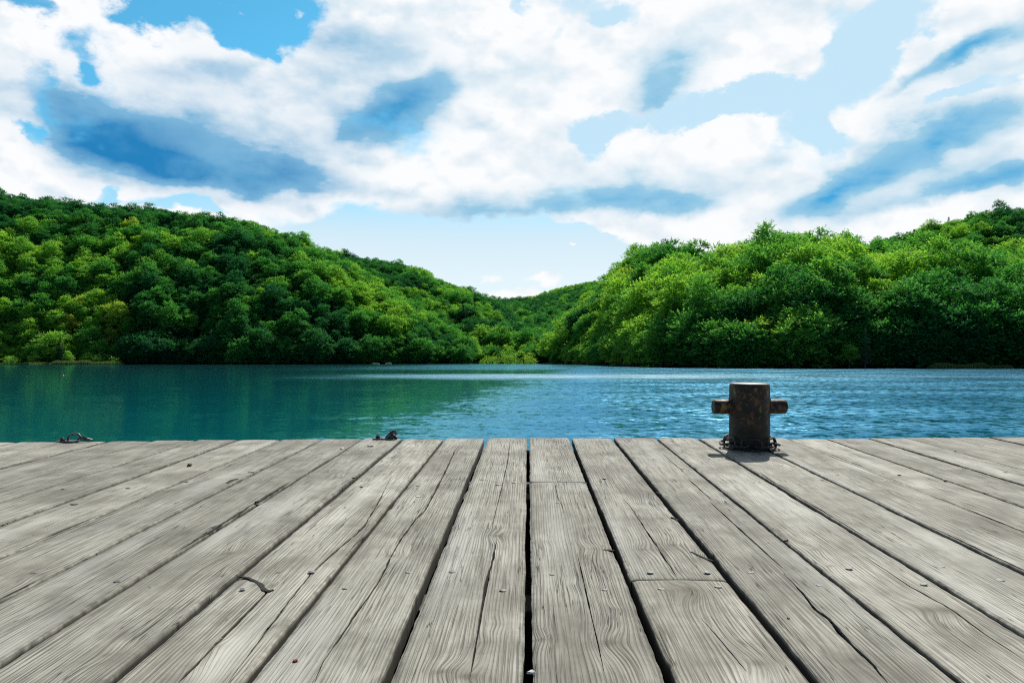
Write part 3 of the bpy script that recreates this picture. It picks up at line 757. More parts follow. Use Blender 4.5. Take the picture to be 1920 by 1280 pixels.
def mat_wood():
    m, T, b, o = material('weathered_boards')
    gu = T.attr('gu'); v = T.attr('along'); pid = T.attr('board'); kn = T.attr('knot'); eg = T.attr('rim'); pale = T.attr('pale')
    C1 = T.comb(T.math('MULTIPLY', gu, 1.0), T.math('MULTIPLY', v, .018), T.math('MULTIPLY', pid, 7.31))
    f1 = T.noise(C1, 260, 3, .65)             # fine grain lines (mm)
    C2 = T.comb(gu, T.math('MULTIPLY', v, .05), T.math('ADD', T.math('MULTIPLY', pid, 3.77), 4.0))
    f2 = T.noise(C2, 90, 3, .6)              # year rings
    ph = T.math('ADD', T.math('MULTIPLY', gu, 118.0), T.math('MULTIPLY', T.noise(T.comb(T.math('MULTIPLY', gu, 1.0), T.math('MULTIPLY', v, .06), T.math('MULTIPLY', pid, 2.9)), 10, 2, .5), 5.0))
    saw = T.math('FRACT', ph)
    ring = T.math('MULTIPLY', T.ramp(saw, .35, .88), T.ramp(saw, 1.0, .93))
    ringm = T.math('MULTIPLY', ring, T.ramp(T.noise(T.comb(gu, T.math('MULTIPLY', v, .22), T.math('ADD', pid, 71.)), 10, 3, .6), .36, .62, .18, 1.0))
    C3 = T.comb(gu, T.math('MULTIPLY', v, .16), T.math('ADD', T.math('MULTIPLY', pid, 5.1), 9.0))
    f3 = T.noise(C3, 9, 4, .6)               # broad streaks
    st = T.noise(T.comb(gu, T.math('MULTIPLY', v, .8), pid), 5.5, 5, .62)       # stains and bleaching
    chk = T.noise(T.comb(gu, T.math('MULTIPLY', v, .022), T.math('ADD', pid, 31.0)), 60, 2, .5)
    chkm = T.math('MULTIPLY', T.ramp(T.math('ABSOLUTE', T.math('SUBTRACT', chk, .5)), .010, .0), T.ramp(T.noise(T.comb(gu, T.math('MULTIPLY', v, .25), T.math('ADD', pid, 11.)), 8, 3, .5), .44, .56))
    speck = T.noise(T.comb(gu, T.math('MULTIPLY', v, .7), T.math('ADD', pid, 55.)), 120, 2, .5)
    speckm = T.ramp(speck, .70, .78)
    tone = T.attr('tone')
    base = T.mix(T.ramp(st, .28, .66), (.252, .240, .204), (.520, .502, .435))
    base = T.mix(T.ramp(f3, .35, .7), T.mix(1.0, base, (.84, .83, .80), 'MULTIPLY'), base)
    base = T.mix(T.math('MULTIPLY', ringm, .72), base, (.12, .108, .085))
    base = T.mix(T.math('MULTIPLY', T.ramp(f2, .50, .40), .25), base, (.13, .115, .09))
    base = T.mix(T.math('MULTIPLY', T.ramp(f1, .50, .37), .85), base, (.12, .11, .09))
    base = T.mix(T.math('MULTIPLY', chkm, .9), base, (.030, .027, .022))
    base = T.mix(T.math('MULTIPLY', speckm, .6), base, (.06, .055, .05))
    base = T.mix(T.math('MULTIPLY', kn, .78), base, (.105, .09, .07))
    base = T.mix(T.math('MULTIPLY', pale, .5), base, (.55, .54, .49))
    blot = T.noise(T.comb(T.math('ADD', gu, T.math('MULTIPLY', pid, .24)), T.math('MULTIPLY', v, .55), 3.0), 3.2, 6, .68)
    base = T.mix(T.math('MULTIPLY', T.ramp(blot, .52, .70), .30), base, (.15, .14, .115))
    rim = T.math('MULTIPLY', T.ramp(eg, .016, .0), T.ramp(T.noise(T.comb(gu, v, pid), 40, 4, .6), .35, .7))
    base = T.mix(T.math('MULTIPLY', rim, .75), base, (.10, .092, .07))
    base = T.mix(T.ramp(T.attr('side'), .02, .22, 0, .94), base, (.035, .031, .024))  # near-black gap walls, cracks and board ends: grime plus painted-in shade
    base = T.mix(1.0, base, T.comb(tone, tone, tone), 'MULTIPLY')
    T.set(b.inputs['Base Color'], base)
    b.inputs['Roughness'].default_value = .82; b.inputs['Specular IOR Level'].default_value = .28
    hgt = T.math('ADD', T.math('MULTIPLY', f1, .55), T.math('ADD', T.math('MULTIPLY', ringm, -.9), T.math('ADD', T.math('MULTIPLY', chkm, -1.6), T.math('MULTIPLY', st, .8))))
    bm = T.new('ShaderNodeBump'); bm.inputs['Strength'].default_value = .75; bm.inputs['Distance'].default_value = .0022
    T.set(bm.inputs['Height'], hgt); T.l.new(bm.outputs[0], b.inputs['Normal'])
    return m
M_WOOD = mat_wood()
def mat_timber():
    m, T, b, o = material('dark_timber')
    P = T.new('ShaderNodeTexCoord').outputs['Object']
    nn = T.noise(P, 9, 5, .6)
    T.set(b.inputs['Base Color'], T.mix(nn, (.05, .045, .037), (.14, .125, .10))); b.inputs['Roughness'].default_value = .9
    return m
M_TIMBER = mat_timber()

pier = empty('wooden_pier', DECKM.copy()); pier.location = PO
pier.matrix_world = Matrix.Translation(PO) @ DECKM
tag(pier, 'weathered grey wooden pier of wide boards reaching toward the lake', 'pier')

def board(uL, uR, key, bi, v0, v1, segs):
    """one board from v0 to v1 with ragged edges, cracks that open, cupping; returns verts, quads, attributes"""
    vs = []
    va = v0
    for a, b_, st in ((-7, .9, .25), (.9, 1.15, .05), (1.15, 2.4, .0075), (2.4, 4.6, .014)):
        lo, hi = max(v0, a), min(v1, b_)
        if hi <= lo: continue
        k = max(1, int(round((hi - lo) / st))); vs.append(np.linspace(lo, hi, k, endpoint=False))
    v = np.concatenate(vs + [np.array([v1])]); nv = len(v)
    vis = np.clip((v - .9) / .2, 0, 1)
    rag = lambda s: (.0035 * fbm(v * 2.2, s, 3, 3) + .0026 * fbm(v * 22, s, 5, 3) * vis + .004 * np.clip(vnoise(v * 9, s, 77) - .28, 0, 1) * vis * 4)
    L = uL + rag(bi * 3.1 + .2) + .001; Rr = uR - rag(bi * 3.1 + 9.7) - .001
    cks = []
    for pts, w in CR.get(key, []):
        d = np.array([deck(*p) for p in pts]); d = d[np.argsort(d[:, 1])]
        inside = (v >= d[0, 1]) & (v <= d[-1, 1])
        if inside.sum() < 3: continue
        c = np.interp(v, d[:, 1], d[:, 0]) + (.0016 * fbm(v * 35, bi + len(cks), 8, 3)) * inside
        t = np.clip((v - d[0, 1]) / (d[-1, 1] - d[0, 1]), 0, 1)
        width = w * np.clip(np.sin(np.pi * t), 0, 1) ** .5 * (.55 + .9 * np.clip(fbm(v * 14, bi * 2 + len(cks), 21, 3) + .45, 0, 1)) * inside * .5
        cks.append((c, width))
    # at most two cracks side by side: order them at each place, else the whole width is one field
    cks.sort(key=lambda c: np.mean(c[0]))
    knots = [(u0, w0, r, s) for (u0, w0), r, s in KN if uL - .01 < u0 < uR + .01 and v0 - .1 < w0 < v1 + .1]
    g = np.random.default_rng(bi + 50)
    for _ in range(int(g.integers(1, 4))):
        knots.append((g.uniform(uL + .03, uR - .03), g.uniform(max(v0, 1.2), max(v1, 1.3)), g.uniform(.010, .018), g.uniform(.5, .9)))
    cols, base_n = [], 22
    if cks:
        bounds = [L] + [c for c, _ in cks] + [Rr]
        for q in range(1, len(bounds) - 1): bounds[q] = np.clip(bounds[q], L + .006 * q, Rr - .006 * (len(bounds) - 1 - q))
        for q in range(2, len(bounds) - 1): bounds[q] = np.maximum(bounds[q], bounds[q - 1] + .012)
        for q in range(len(bounds) - 1):
            lo = bounds[q] + (cks[q - 1][1] + .0001 if q > 0 else 0); hi = bounds[q + 1] - (cks[q][1] + .0001 if q < len(cks) else 0)
            k = max(6, base_n // (len(bounds) - 1))
            fr = list(np.linspace(0, 1, k))
            if q == 0: fr = [0, .012] + fr[1:]
            if q == len(bounds) - 2: fr = fr[:-1] + [.988, 1]
            for f in fr: cols.append((lo + (hi - lo) * f, 0))
            if q < len(cks): cols.append((bounds[q + 1], 1 + q))
    else:
        for f in [0, .012] + list(np.linspace(0, 1, base_n))[1:-1] + [.988, 1]: cols.append((L + (Rr - L) * f, 0))
    nc = len(cols); U = np.stack([c[0] for c in cols], 1); VV = np.repeat(v[:, None], nc, 1)
    du = (U - L[:, None]); dr = (Rr[:, None] - U); W = (Rr - L)[:, None]
    x = (du / W - .5) * 2
    h = -.0016 * x ** 2 * (1 if bi % 3 else -1) + .0012 * fbm(v * 1.1, bi * 1.7, 3, 3)[:, None] + g.uniform(-.0022, .0022)
    h = h - .0042 * np.exp(-np.minimum(du, dr) / .0028) - .003 * np.clip(fbm(VV * 30, U * 30, 4, 2) - .1, 0, 1) * np.exp(-np.minimum(du, dr) / .008)
    h = h + .0009 * fbm(U * 45, VV * 6 + bi, 14, 3)
    gu = U - (uL + uR) / 2 + .005 * fbm(VV * .7, U * 3 + bi * 3, 6, 2); kn = np.zeros_like(U)
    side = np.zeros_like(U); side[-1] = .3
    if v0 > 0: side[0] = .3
    for (u0, w0, r, s) in knots:
        d2 = ((U - u0) / (r * 1.0)) ** 2 + ((VV - w0) / (r * 1.9)) ** 2
        gu = gu + s * r * .72 * np.exp(-d2 * .55) * (1 if (int(u0 * 1e4) % 2) else -1)
        d3 = ((U - u0) / (r * .42)) ** 2 + ((VV - w0) / (r * .50)) ** 2
        kn = kn + np.clip(s, 0, 1.2) * .8 * np.exp(-d3 ** 1.3)
        kn = kn + .35 * s * np.exp(-(((U - u0) / (r * 2.6)) ** 2 + ((VV - w0) / (r * 1.1)) ** 2))
        h = h + .0022 * s * np.exp(-d2 * .4)
    for j, (uu, q) in enumerate(cols):
        if q:
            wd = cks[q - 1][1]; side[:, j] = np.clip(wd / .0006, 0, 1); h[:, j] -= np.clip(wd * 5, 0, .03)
            for jj in (j - 1, j + 1): h[:, jj] += np.clip(wd * .10, 0, .0012)
    ends = np.minimum(v1 - VV, VV - v0)
    h = h - .004 * np.exp(-ends / .006)
    pale = np.clip(sum((np.exp(-((x - g.uniform(-1, 1)) / .3) ** 2 - ((VV - g.uniform(1.2, 4)) / .35) ** 2) for _ in range(2))), 0, 1)
    bot = -.048
    V = [np.stack([U, VV, h], -1)]
    # side skirts and underside
    V.append(np.stack([np.stack([L + .002, v, np.full(nv, bot)], -1), np.stack([Rr - .002, v, np.full(nv, bot)], -1)], 1))
    A = np.concatenate([V[0], V[1]], 1)                      # nv x (nc+2)
    k = nc + 2; I = np.arange(nv * k).reshape(nv, k)
    ring = list(range(nc)) + [nc + 1, nc]
    Q = []
    for a in range(k):
        i0, i1 = ring[a], ring[(a + 1) % k]
        Q.append(np.stack([I[:-1, i0], I[:-1, i1], I[1:, i1], I[1:, i0]], -1))
    Q = np.concatenate(Q)
    caps = []
    for row, flip in ((0, 1), (nv - 1, 0)):
        for a in range(nc - 1):
            f = nc if a < nc / 2 else nc + 1
            t = [I[row, a], I[row, a + 1], I[row, f]]
            caps.append(t[::-1] if flip else t)
        mid = int(math.ceil(nc / 2)); t = [I[row, mid], I[row, nc + 1], I[row, nc]]
        caps.append(t[::-1] if flip else t)
    pad = lambda a, c: np.concatenate([a, np.repeat(a[:, [0]] * 0 + c, 2, 1)], 1).ravel()
    mind = np.minimum(du, dr)
    hv = np.concatenate([h, np.full((nv, 2), bot)], 1)
    guP = np.concatenate([gu, gu[:, [0, -1]]], 1)
    at = {'gu': guP.ravel(), 'along': np.repeat(v[:, None], k, 1).ravel(), 'board': np.full(nv * k, float(bi)), 'knot': np.clip(pad(kn, 0), 0, 1),
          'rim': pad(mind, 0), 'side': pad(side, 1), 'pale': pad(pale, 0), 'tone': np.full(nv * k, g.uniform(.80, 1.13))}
    return A.reshape(-1, 3), Q, np.array(caps), at

def build_deck():
    Vs, Qs, Ts, At = [], [], [], {}
    off = 0; bi = 0
    for i in range(len(gaps) - 1):
        (a, ga), (b_, gb) = gaps[i], gaps[i + 1]
        uL, uR = a + ga / 2, b_ - gb / 2
        ve = float(v_edge((uL + uR) / 2)) + random.uniform(-.012, .012)
        key = gx_all[i]
        cuts = [-6.0, ve] if key not in JOINT else [-6.0, JOINT[key], ve]
        for c in range(len(cuts) - 1):
            lo, hi = cuts[c] + (.0035 if c else 0), cuts[c + 1] - (.0035 if c < len(cuts) - 2 else 0)
            V, Q, Tt, at = board(uL, uR, key, bi, lo, hi, 0); bi += 1
            Vs.append(V); Qs.append(Q + off); Ts.append(Tt + off); off += len(V)
            for k, x in at.items(): At.setdefault(k, []).append(x)
    V = np.concatenate(Vs); Q = np.concatenate(Qs); Tt = np.concatenate(Ts)
    me = bpy.data.meshes.new('decking')
    me.vertices.add(len(V)); me.vertices.foreach_set('co', V.astype(np.float32).ravel())
    lp = np.concatenate([Q.ravel(), Tt.ravel()]); me.loops.add(len(lp)); me.loops.foreach_set('vertex_index', lp.astype(np.int32))
    me.polygons.add(len(Q) + len(Tt)); ls = np.concatenate([np.arange(len(Q)) * 4, len(Q) * 4 + np.arange(len(Tt)) * 3])
    me.polygons.foreach_set('loop_start', ls.astype(np.int32)); me.update(calc_edges=True)
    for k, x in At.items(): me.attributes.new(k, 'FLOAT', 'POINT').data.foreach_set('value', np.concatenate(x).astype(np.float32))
    me.materials.append(M_WOOD)
    o = bpy.data.objects.new('decking', me); COL.objects.link(o); o.parent = pier
    me.polygons.foreach_set('use_smooth', np.ones(len(me.polygons), dtype=bool))
    try: me.set_sharp_from_angle(angle=R(50))
    except Exception: pass
    return o
decking = build_deck()
mb = MB(); mb.box(((gaps[0][0] + gaps[-1][0]) / 2, -.85, -.235 - .02), (gaps[-1][0] - gaps[0][0] - .12, 10.1, .035)); mb.build('gap_blackout_sheet', M_TIMBER, pier, smooth=False)  # unseen sheet added below the boards to keep the gaps dark
U0, U1 = gaps[0][0], gaps[-1][0]
for v in (deck(990, 905)[1], deck(990, 1088)[1], 4.14, .61, -.58, -1.77, -2.96, -4.15, -5.5):
    mb = MB(); mb.box(((U0 + U1) / 2, v, -.053 - .08), (U1 - U0 - .1, .11, .16)); mb.build('joist', M_TIMBER, pier, smooth=False, bevel=.004)
for u in (-3.3, -1.1, -.2, 1.3, 3.2):
    for v in (3.85, -.9):
        p = dw(u, v, -.22); mb = MB()
        L = p.z + 1.6
        mb.lathe([(.12, -L), (.125, -L * .5), (.13, 0)], 20, off=(u, v, -.275)); mb.build('pile', M_TIMBER, pier)
    mb = MB(); mb.box((u + .2, -.75, -.275 - .07), (.12, 10.2, .14)); mb.build('added_bearer', M_TIMBER, pier, smooth=False, bevel=.004)  # beams added under the gaps; the middle one blacks out the central gap

def mat_metal(name, c1, c2, rough=.45, metal=.8, sc=40):
    m, T, b, o = material(name)
    P = T.new('ShaderNodeTexCoord').outputs['Object']
    nn = T.noise(P, sc, 5, .6)
    T.set(b.inputs['Base Color'], T.mix(T.ramp(nn, .35, .65), c1, c2)); b.inputs['Metallic'].default_value = metal
    T.set(b.inputs['Roughness'], T.fmix(nn, rough * .7, rough * 1.4))
    bm = T.new('ShaderNodeBump'); bm.inputs['Strength'].default_value = .4; bm.inputs['Distance'].default_value = .002
    T.set(bm.inputs['Height'], nn); T.l.new(bm.outputs[0], b.inputs['Normal'])
    return m
M_NAIL = mat_metal('nail_steel', (.07, .068, .066), (.24, .235, .23), .62, .4, 200)
M_STEEL = mat_metal('worn_steel', (.03, .03, .033), (.22, .22, .225), .42, .8, 60)
M_CHAIN = mat_metal('chain_iron', (.022, .020, .019), (.085, .078, .072), .55, .5, 60)

NAILS = [(1035, 1077), (1134, 1106), (1219, 1073), (1326, 1073), (1240, 1104), (1346, 1100), (943, 1107), (848, 1072), (767, 1073), (646, 1104), (584, 1072), (455, 1105), (419, 1072), (278, 1102), (220, 1090),
         (1408, 1074), (1537, 1098), (1592, 1066), (1732, 1095), (1765, 1063), (1570, 890), (1542, 900), (1464, 872), (1660, 901), (1686, 890), (1772, 900), (1790, 845), (678, 912), (784, 911), (855, 898), (933, 909), (903, 899),
         (1045, 943), (1133, 897), (240, 915), (118, 917), (62, 1075), (350, 903), (1885, 885), (1876, 1088), (963, 905)]
mbn = MB(); mbn.lathe([(.0062, -.012), (.0066, 0), (.0100, .0004), (.0104, .0012), (.0094, .0021), (.005, .0025)], 16)
nail0 = mbn.build('nail', M_NAIL, decking)
for i, (a, b_) in enumerate(NAILS):
    u, v = deck(a, b_)
    nl = nail0 if i == 0 else nail0.copy()
    if i: COL.objects.link(nl); nl.parent = decking
    s = random.uniform(.66, .92)
    nl.location = (u, v, .0006 + random.uniform(0, .001)); nl.rotation_euler = (random.uniform(-.12, .02), random.uniform(-.09, .09), random.uniform(0, 6)); nl.scale = (s, s, .6)

# dark strips standing in for the shaded hollows of splits across the grain
GOUGE = [([(448, 1080), (463, 1083), (478, 1088), (489, 1096), (497, 1106), (504, 1108), (513, 1105)], .009), ([(1119, 1028), (1128, 1031), (1140, 1031), (1152, 1032)], .009),
         ([(1296, 1034), (1308, 1040), (1322, 1046), (1338, 1052)], .007), ([(652, 893), (658, 896), (666, 895)], .012), ([(1258, 969), (1266, 972), (1274, 975)], .006),
         ([(452, 890), (462, 886), (476, 885)], .016), ([(425, 906), (436, 900), (447, 897)], .014), ([(132, 945), (138, 946), (146, 945)], .012), ([(478, 940), (484, 940)], .009),
         ([(1432, 1020), (1450, 1017), (1478, 1012)], .003), ([(1756, 1034), (1764, 1031), (1772, 1034)], .005), ([(1230, 922), (1240, 927)], .005)]
M_SPLIT_SHADE = mat_metal('split_shade', (.012, .010, .008), (.035, .03, .022), .95, 0, 200)
for pts, w in GOUGE:
    P2 = [Vector(deck(*p)) for p in pts]
    Q2 = []
    for a, b_ in zip(P2[:-1], P2[1:]):
        for k in range(4): Q2.append(a.lerp(b_, k / 4) + Vector((random.uniform(-.001, .001), random.uniform(-.002, .002))))
    Q2.append(P2[-1]); m_ = len(Q2); Vt = []
    for i, p in enumerate(Q2):
        t = (Q2[min(i + 1, m_ - 1)] - Q2[max(i - 1, 0)]).normalized(); nn = Vector((-t.y, t.x)); ww = w * .5 * (math.sin(math.pi * (i + .4) / m_) ** .6 + .15) * random.uniform(.7, 1.3)
        Vt += [(p.x - nn.x * ww, p.y - nn.y * ww, .0012), (p.x + nn.x * ww, p.y + nn.y * ww, .0012), (p.x, p.y, -.003)]
    Fq = []
    for i in range(m_ - 1):
        a = 3 * i; Fq += [(a, a + 1, a + 4, a + 3), (a + 1, a + 2, a + 5, a + 4), (a + 2, a, a + 3, a + 5)]
    mesh_obj('split_shade_strip', Vt, Fq, M_SPLIT_SHADE, decking)

# ------------------------------------------------------------------ bollard
def mat_rust():
    m, T, b, o = material('rusty_iron')
    P = T.new('ShaderNodeTexCoord').outputs['Object']
    x, y, z = T.sep(P)
    n1 = T.noise(P, 14, 6, .62); n2 = T.noise(P, 34, 5, .65); n3 = T.noise(T.mapping(P, (1, 1, .5)), 30, 6, .68)
    upper = T.ramp(z, .105, .15)
    c = T.mix(T.ramp(n1, .42, .60), (.010, .0085, .0075), (.035, .020, .012))
    c = T.mix(T.math('MULTIPLY', T.ramp(n2, .52, .62), T.math('MULTIPLY', upper, .95)), c, (.16, .070, .034))
    c = T.mix(T.math('MULTIPLY', T.math('MULTIPLY', T.ramp(n3, .54, .66), T.ramp(n1, .42, .56)), T.math('MULTIPLY', upper, .9)), c, (.26, .17, .05))
    c = T.mix(T.math('MULTIPLY', T.ramp(z, .336, .344), .9), c, (.42, .38, .34))
    T.set(b.inputs['Base Color'], c); T.set(b.inputs['Roughness'], T.fmix(n2, .42, .8)); b.inputs['Metallic'].default_value = .15
    bm = T.new('ShaderNodeBump'); bm.inputs['Strength'].default_value = .8; bm.inputs['Distance'].default_value = .003
    T.set(bm.inputs['Height'], T.math('ADD', n1, T.math('MULTIPLY', n2, .7))); T.l.new(bm.outputs[0], b.inputs['Normal'])
    return m
M_RUST = mat_rust()
bu, bv = deck(1405, 845); bu *= (bv + .085) / bv; bv += .085
bollard = empty('mooring_bollard'); bollard.matrix_world = Matrix.Translation(dw(bu, bv, 0)) @ DECKM @ Matrix.Rotation(R(4), 4, 'Z')
tag(bollard, 'squat rusty iron bollard with a cross bar at the edge of the pier', 'bollard')
RB = .1025
mb = MB(); mb.lathe([(RB * .9, -.03), (RB * 1.03, -.01), (RB * 1.02, .004), (RB, .02), (RB, .32), (RB * .985, .333), (RB * .95, .340), (RB * .90, .3425), (RB * .88, .340), (RB * .4, .341)], 64)
mb.build('post', M_RUST, bollard)
MX = Matrix.Rotation(R(90), 4, 'Y')
for s in (-1, 1):
    mb = MB(); r = .0385
    mb.lathe([(r, .08), (r, .178), (r * .97, .186), (r * .86, .192), (r * .5, .1935)], 36, m=MX if s > 0 else Matrix.Rotation(R(-90), 4, 'Y'), off=(0, 0, .219))
    mb.build('arm', M_RUST, bollard)
    mb = MB(); k = 28
    for q in range(1):
        pts = []
        for a in range(k):
            t = 2 * math.pi * a / k; yy = (r + .002) * math.cos(t); zz = (r + .002) * math.sin(t)
            pts.append((s * math.sqrt(RB ** 2 - yy ** 2), yy, .219 + zz))
        mb.tube(pts, [.0055 + .0018 * math.sin(a * 2.3) for a in range(k)], 8, closed=True)
    mb.build('weld', M_RUST, bollard)

def link_pts(L=.100, W=.056, k=10):
    r = W / 2; h = L / 2 - r; P = []
    for i in range(k + 1):
        a = -math.pi / 2 + math.pi * i / k; P.append((h + r * math.cos(a), r * math.sin(a), 0))
    for i in range(k + 1):
        a = math.pi / 2 + math.pi * i / k; P.append((-h + r * math.cos(a), r * math.sin(a), 0))
    return P
chain = empty('iron_chain'); chain.matrix_world = bollard.matrix_world.copy()
tag(chain, 'dark iron chain looped around the foot of the rusty bollard', 'chain')
mbl = MB(); mbl.tube(link_pts(), .0060, 8, closed=True)
link0 = None
NL = 12; RC = .120
def add_link(M, i):
    global link0
    if link0 is None: link0 = mbl.build('link', M_CHAIN, chain); l = link0
    else: l = link0.copy(); COL.objects.link(l); l.parent = chain
    l.matrix_local = M
for i in range(NL):
    a = 2 * math.pi * (i + .5) / NL - math.pi / 2
    ev = i % 2
    zz = .034 if ev else .030
    tang = Matrix.Rotation(a + math.pi / 2, 4, 'Z')
    roll = Matrix.Rotation(R(80 if ev else 12) * (1 if i % 4 < 2 else 1), 4, 'X')
    add_link(Matrix.Translation((RC * math.cos(a), RC * math.sin(a), zz)) @ tang @ Matrix.Rotation(random.uniform(-.08, .08), 4, 'Y') @ roll, i)
# ------------------------------------------------------------------ shackles at the pier's edge
def fitting(px_, py_, rz, label, style):
    u, v = deck(px_, py_)
    root = empty('mooring_ring'); root.matrix_world = Matrix.Translation(dw(u, v, .003)) @ DECKM @ Matrix.Rotation(R(rz), 4, 'Z')
    tag(root, label, 'mooring ring')
    mb = MB()
    pr = [(-.058, -.012), (-.05, -.022), (.04, -.026), (.058, -.014), (.058, .014), (.04, .026), (-.05, .022), (-.058, .012)]
    mb.add([(x, y, 0) for x, y in pr] + [(x, y, .007) for x, y in pr], [tuple(range(7, -1, -1)), tuple(range(8, 16))] + [(i, (i + 1) % 8, 8 + (i + 1) % 8, 8 + i) for i in range(8)])
    mb.build('base_plate', M_STEEL, root, smooth=False, bevel=.0015)
    mb = MB(); mb.lathe([(.013, .007), (.013, .017), (.011, .019)], 6, off=(-.028, 0, 0)); mb.lathe([(.007, .018), (.007, .023), (.005, .025)], 12, off=(-.028, 0, 0)); mb.build('bolt', M_CHAIN, root, smooth=False)
    if style == 0:
        pts = [(.0, 0, .008), (.004, 0, .028), (.012, 0, .038), (.040, .004, .044), (.054, .008, .040), (.062, .012, .026), (.070, .014, .012)]
        mb = MB(); mb.tube(pts, .0058, 10); mb.build('loop', M_STEEL, root)
        pts = [(.045, .02, .014), (.06, .006, .024), (.085, .0, .024), (.108, .008, .012), (.118, .02, .006), (.10, .036, .006), (.07, .036, .008)]
        mb = MB(); mb.tube(pts, .0062, 10, closed=True); mb.build('shackle', M_STEEL, root)
    else:
        mb = MB(); mb.tube([(.018, 0, .004), (.030, 0, .016), (.045, 0, .030), (.058, 0, .040), (.068, 0, .042), (.073, 0, .034), (.072, 0, .022)], [.010, .012, .013, .012, .011, .009, .006], 12); mb.build('lug', M_STEEL, root)
        mb = MB(); mb.tube([(.040, 0, .018), (.056, 0, .014), (.070, 0, .008), (.082, 0, .004)], [.012, .012, .010, .006], 10); mb.build('foot', M_STEEL, root)
fitting(127, 829, 6, 'dark steel eye plate with open loop and shackle beside the far board end', 0)
fitting(718, 824, 8, 'short steel eye plate with an upright hooked lug at the pier edge', 1)

# ------------------------------------------------------------------ litter
def plain(name, c, rough=.8):
    m, T, b, o = material(name); P = T.new('ShaderNodeTexCoord').outputs['Object']
    T.set(b.inputs['Base Color'], T.mix(T.noise(P, 300, 4, .6), tuple(x * .7 for x in c), c)); b.inputs['Roughness'].default_value = rough
    return m
M_TAN = plain('filter_paper', (.62, .28, .12)); M_PAP = plain('white_paper', (.75, .73, .68)); M_ASH = plain('ash', (.03, .028, .026)); M_BRN = plain('old_leaf', (.16, .085, .045))
def butt(px_, py_, rz, label):
    u, v = deck(px_, py_); root = empty('cigarette_butt'); root.matrix_world = Matrix.Translation(dw(u, v, .0045)) @ DECKM @ Matrix.Rotation(R(rz), 4, 'Z')
    tag(root, label, 'cigarette butt')
    q = Matrix.Rotation(R(90), 4, 'Y')
    for nm, m_, a, b_ in (('filter', M_TAN, .004, .020), ('paper', M_PAP, -.006, .004), ('ash_tip', M_ASH, -.011, -.006)):
        mb = MB(); mb.lathe([(.0036, a), (.0040, a + .0008), (.0040, b_ - .0008), (.0037, b_)], 14, m=q); mb.build(nm, m_, root)
butt(693, 838, 22, 'crushed orange filter cigarette butt on the board below the hooked lug')
def scrap(px_, py_, w, l, h, mat, name, label, cat, seed):
    u, v = deck(px_, py_); g = random.Random(seed); mb = MB(); k = 11
    top = [(w * math.cos(2 * math.pi * i / k) * g.uniform(.6, 1.1), l * math.sin(2 * math.pi * i / k) * g.uniform(.6, 1.1)) for i in range(k)]
    V = [(x, y, 0) for x, y in top] + [(x * .8, y * .8, h * g.uniform(.6, 1.1)) for x, y in top]
    mb.add(V + [(0, 0, h)], [(i, (i + 1) % k, k + (i + 1) % k, k + i) for i in range(k)] + [(k + i, k + (i + 1) % k, 2 * k) for i in range(k)] + [tuple(range(k - 1, -1, -1))])
    o = mb.build(name, mat, None); o.matrix_world = Matrix.Translation(dw(u, v, .001)) @ DECKM @ Matrix.Rotation(g.uniform(0, 3), 4, 'Z')
    tag(o, label, cat)
scrap(784, 931, .008, .012, .002, M_PAP, 'chewing_gum', 'flattened white lump of gum on a middle board', 'chewing gum', 1)
scrap(641, 841, .009, .022, .005, M_PAP, 'paper_scrap', 'small torn white paper scrap near the orange cigarette butt', 'paper scrap', 2)
scrap(355, 874, .011, .012, .012, M_BRN, 'dead_leaf', 'crumpled dark brown leaf on a left hand board', 'leaf', 3)
scrap(1478, 1160, .004, .005, .003, M_BRN, 'wood_chip', 'tiny brown chip lying on a right hand board', 'wood chip', 4)
scrap(554, 1240, .005, .006, .003, plain('red_bit', (.22, .03, .02)), 'berry', 'tiny crushed dark red berry near the lower edge of the boards', 'berry', 5)
scrap(996, 1262, .005, .009, .004, M_PAP, 'splinter', 'pale wood splinter stuck at the rim of the central gap', 'splinter', 6)

# ------------------------------------------------------------------ shore details
def shore(px_, D): return ((px_ - 960) / F * D, D)
def bush(px_, D, w, h, hu, seed, name, label):
    x, y = shore(px_, D); V, Fc, tn = crown_mesh(seed, w, h, h * .35, 26, 20, 5, .45)
    root = empty(name, loc=(x, y, .1)); cr = mesh_obj('crown', V, Fc, M_LEAF, root, {'tone': tn}); cr['hue'] = hu
    mb = MB()
    for k in range(5):
        a = k * 1.3; mb.tube([(0, 0, -.6), (math.cos(a) * w * .3, math.sin(a) * w * .3, h * .5), (math.cos(a) * w * .6, math.sin(a) * w * .6, h * .9)], [.09, .06, .02], 5)
    mb.build('trunk', M_BARK, root)
    tag(root, label, 'bush', 'bushes on the lake shore')
for k, (p, w, h, hu, lb) in enumerate([(916, 4.4, 2.9, .80, 'small rounded willow bush at the left end of the shore clump below the valley'), (934, 5.0, 3.8, .86, 'broad olive willow bush second in the clump below the valley'),
        (954, 4.6, 4.4, .78, 'rounded olive willow bush in the middle of the valley clump'), (974, 5.0, 4.6, .84, 'tallest pale willow bush in the valley clump'), (994, 4.4, 3.0, .88, 'low pale willow bush at the right end of the valley clump')]):
    bush(p, 410, w, h, hu, 500 + k, 'willow_bush', lb)
for k, (p, D, w, h, hu, lb) in enumerate([(20, 360, 3.6, 2.6, .7, 'low bright bush at the left end of the reed bank'), (62, 362, 2.6, 3.4, .9, 'small pale orange tinted bush above the reed bank'), (190, 362, 4.6, 3.2, .80, 'wide pale bush rising from the reed bank'),
        (214, 360, 3.4, 2.2, .7, 'last low bush where the reed bank meets the dark shore'), (165, 364, 2.6, 4.0, .72, 'upright bush in the middle of the reed bank')]):
    bush(p, D, w, h, hu, 520 + k, 'shore_bush', lb)

